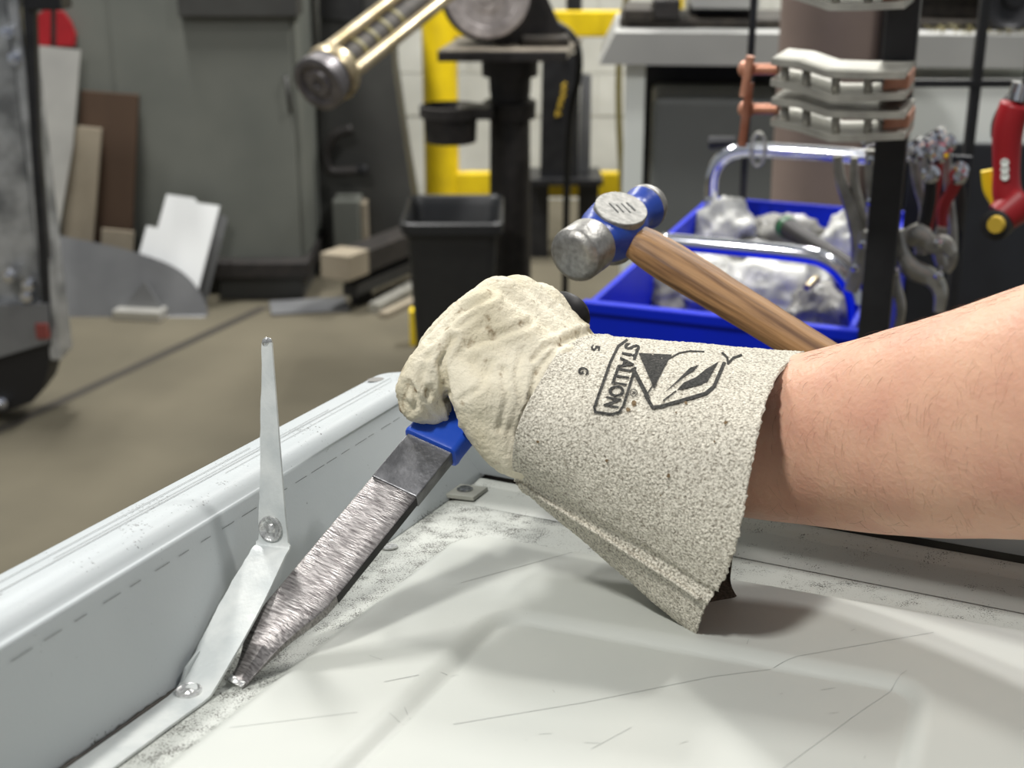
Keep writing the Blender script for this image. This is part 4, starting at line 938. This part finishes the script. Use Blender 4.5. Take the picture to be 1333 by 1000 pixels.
flatpath('upper_jaw', [(1180, 312), (1196, 306), (1212, 320), (1228, 318), (1240, 330)], [10, 12, 9, 10, 6], .03, 'toolsteel', t, .007)
flatpath('inner_handle', [(1160, 340), (1164, 370), (1172, 400), (1168, 430)], [7, 7, 6, 5], .03, 'toolsteel', t); rivet(1166, 352, .01, t); rivet(1222, 316, .02, t); rivet(1222, 358, .01, t)
HG = 'hand tools hanging behind the black upright'
def hang(label, cat, pts, wid, m, d=.10, tip_=None, tm='toolsteel', name='hand_tool'):
    t = thing(name, label, cat, kpt(*pts[-1], d), HG)
    flatpath('shaft', pts, wid, d, m, t)
    x, y = pts[0]; MB().lathe(kpt(x, y-4, d-.008), -kY, [(-.008, .010), (.004, .011), (.006, .006), (.0, .004)], 14).put('ring_end', 'chrome', t, 'auto')
    if tip_: flatpath('head', tip_, [6, 9, 7, 4][:len(tip_)], d-.01, tm, t, .007)
    return t
hang('bright spanner nearest the black upright among the hanging tools', 'spanner', [(1190, 205), (1194, 240), (1202, 270), (1200, 300)], [5, 5, 5, 6], 'toolsteel', .10, [(1198, 296), (1186, 306), (1180, 318)], name='spanner')
hang('slim bright spanner hanging second from the black upright', 'spanner', [(1200, 196), (1206, 240), (1208, 280)], [4, 4, 5], 'toolsteel', .14, name='spanner')
hang('red handled pliers hanging with jaws downward', 'pliers', [(1222, 205), (1216, 240), (1212, 270), (1206, 300)], [6, 8, 6, 7], 'redgrip', .09, [(1206, 296), (1200, 312), (1198, 330)], name='pliers')
hang('black handled pliers between the two red handled tools', 'pliers', [(1212, 230), (1210, 260), (1204, 290), (1198, 305)], [6, 7, 7, 6], 'black', .07, name='pliers')
hang('red handled shears leaning toward the thin upright', 'shears', [(1248, 232), (1238, 250), (1228, 270), (1226, 300)], [7, 7, 7, 5], 'redgrip', .12, [(1226, 296), (1222, 320), (1226, 345)], name='shears')
hang('long steel spanner hanging beside the thin upright', 'spanner', [(1234, 190), (1234, 240), (1240, 290), (1240, 330)], [4, 5, 5, 6], 'toolsteel', .16, [(1240, 325), (1236, 340), (1230, 352)], name='spanner')
hang('steel spanner with dark shaft behind the red shears', 'spanner', [(1250, 225), (1250, 260), (1246, 300)], [5, 6, 6], 'castiron', .18, name='spanner')
for (x, y, d) in ((1212, 184, .16), (1222, 178, .18), (1206, 190, .12), (1194, 192, .10), (1226, 186, .14)):
    t = tag(MB().lathe(kpt(x, y, d), -kY, [(-.04, .007), (0, .008), (.004, .011), (.010, .011), (.011, .006), (.004, .005)], 14).put('socket_bit', 'chrome', smooth='auto'), 'small round chrome socket in the cluster above the hanging tools', 'socket', 'chrome sockets above the hanging tools')
# socket rack that carries the hanging tools
hr = kbox(klocal(kpt(1180, 240, .2))[0], klocal(kpt(1262, 240, .2))[0], .20, .21, klocal(kpt(1200, 330, .2))[2], klocal(kpt(1200, 200, .2))[2], .002)
hr.put('tool_board', 'navy', cart)
# red angle grinder at the right edge
ag = thing('angle_grinder', 'red handheld power grinder hanging at the right edge with yellow tag', 'power tool', kpt(1320, 290, .0))
d = .0
q = crm([(1322, 135, 17), (1312, 170, 17), (1310, 220, 15), (1312, 255, 17), (1330, 280, 20)], 5)
MB().tube([kpt(x, y, d) for x, y, r in q], [r*.00095 for x, y, r in q], 18).put('body', 'red', ag, True)
MB().tube([kpt(1330, 262, d), kpt(1302, 284, d-.01)], [.022, .018], 18).put('gear_head', 'red', ag, 'auto')
MB().lathe(kpt(1298, 292, d-.02), -kY+kX*-.4, [(-.02, .014), (0, .017), (.006, .017), (.008, .012)], 20).put('black_collar', 'black', ag, 'auto')
MB().lathe(kpt(1298, 292, d-.03), -kY+kX*-.4, [(0, .010), (.006, .009)], 16).put('yellow_cap', 'marker', ag, 'auto')
flatpath('yellow_lever', [(1284, 222), (1288, 245), (1294, 262), (1296, 274)], [6, 7, 5, 3], d+.02, 'yellow', ag)
MB().tube([kpt(1326, 130, d), kpt(1332, 108, d)], .012, 12).put('air_coupler', 'chrome', ag, 'auto')
MB().tube([Vector(v) for v in crm([tuple(kpt(1300, 178, d+.02)), tuple(kpt(1302, 158, d+.02)), tuple(kpt(1316, 132, d+.02)), tuple(kpt(1345, 90, d+.03)), tuple(kpt(1350, -200, d+.03))], 6)], .009, 10).put('air_hose', 'black', ag, True)
for k in range(3): 
    c_ = kpt(1308, 212+k*9, d-.0175); MB().lathe(c_, -kY, [(-.002, .0045), (.0005, .0045), (.0005, .003), (-.001, .003)], 14).put('mark', 'palepanel', ag)
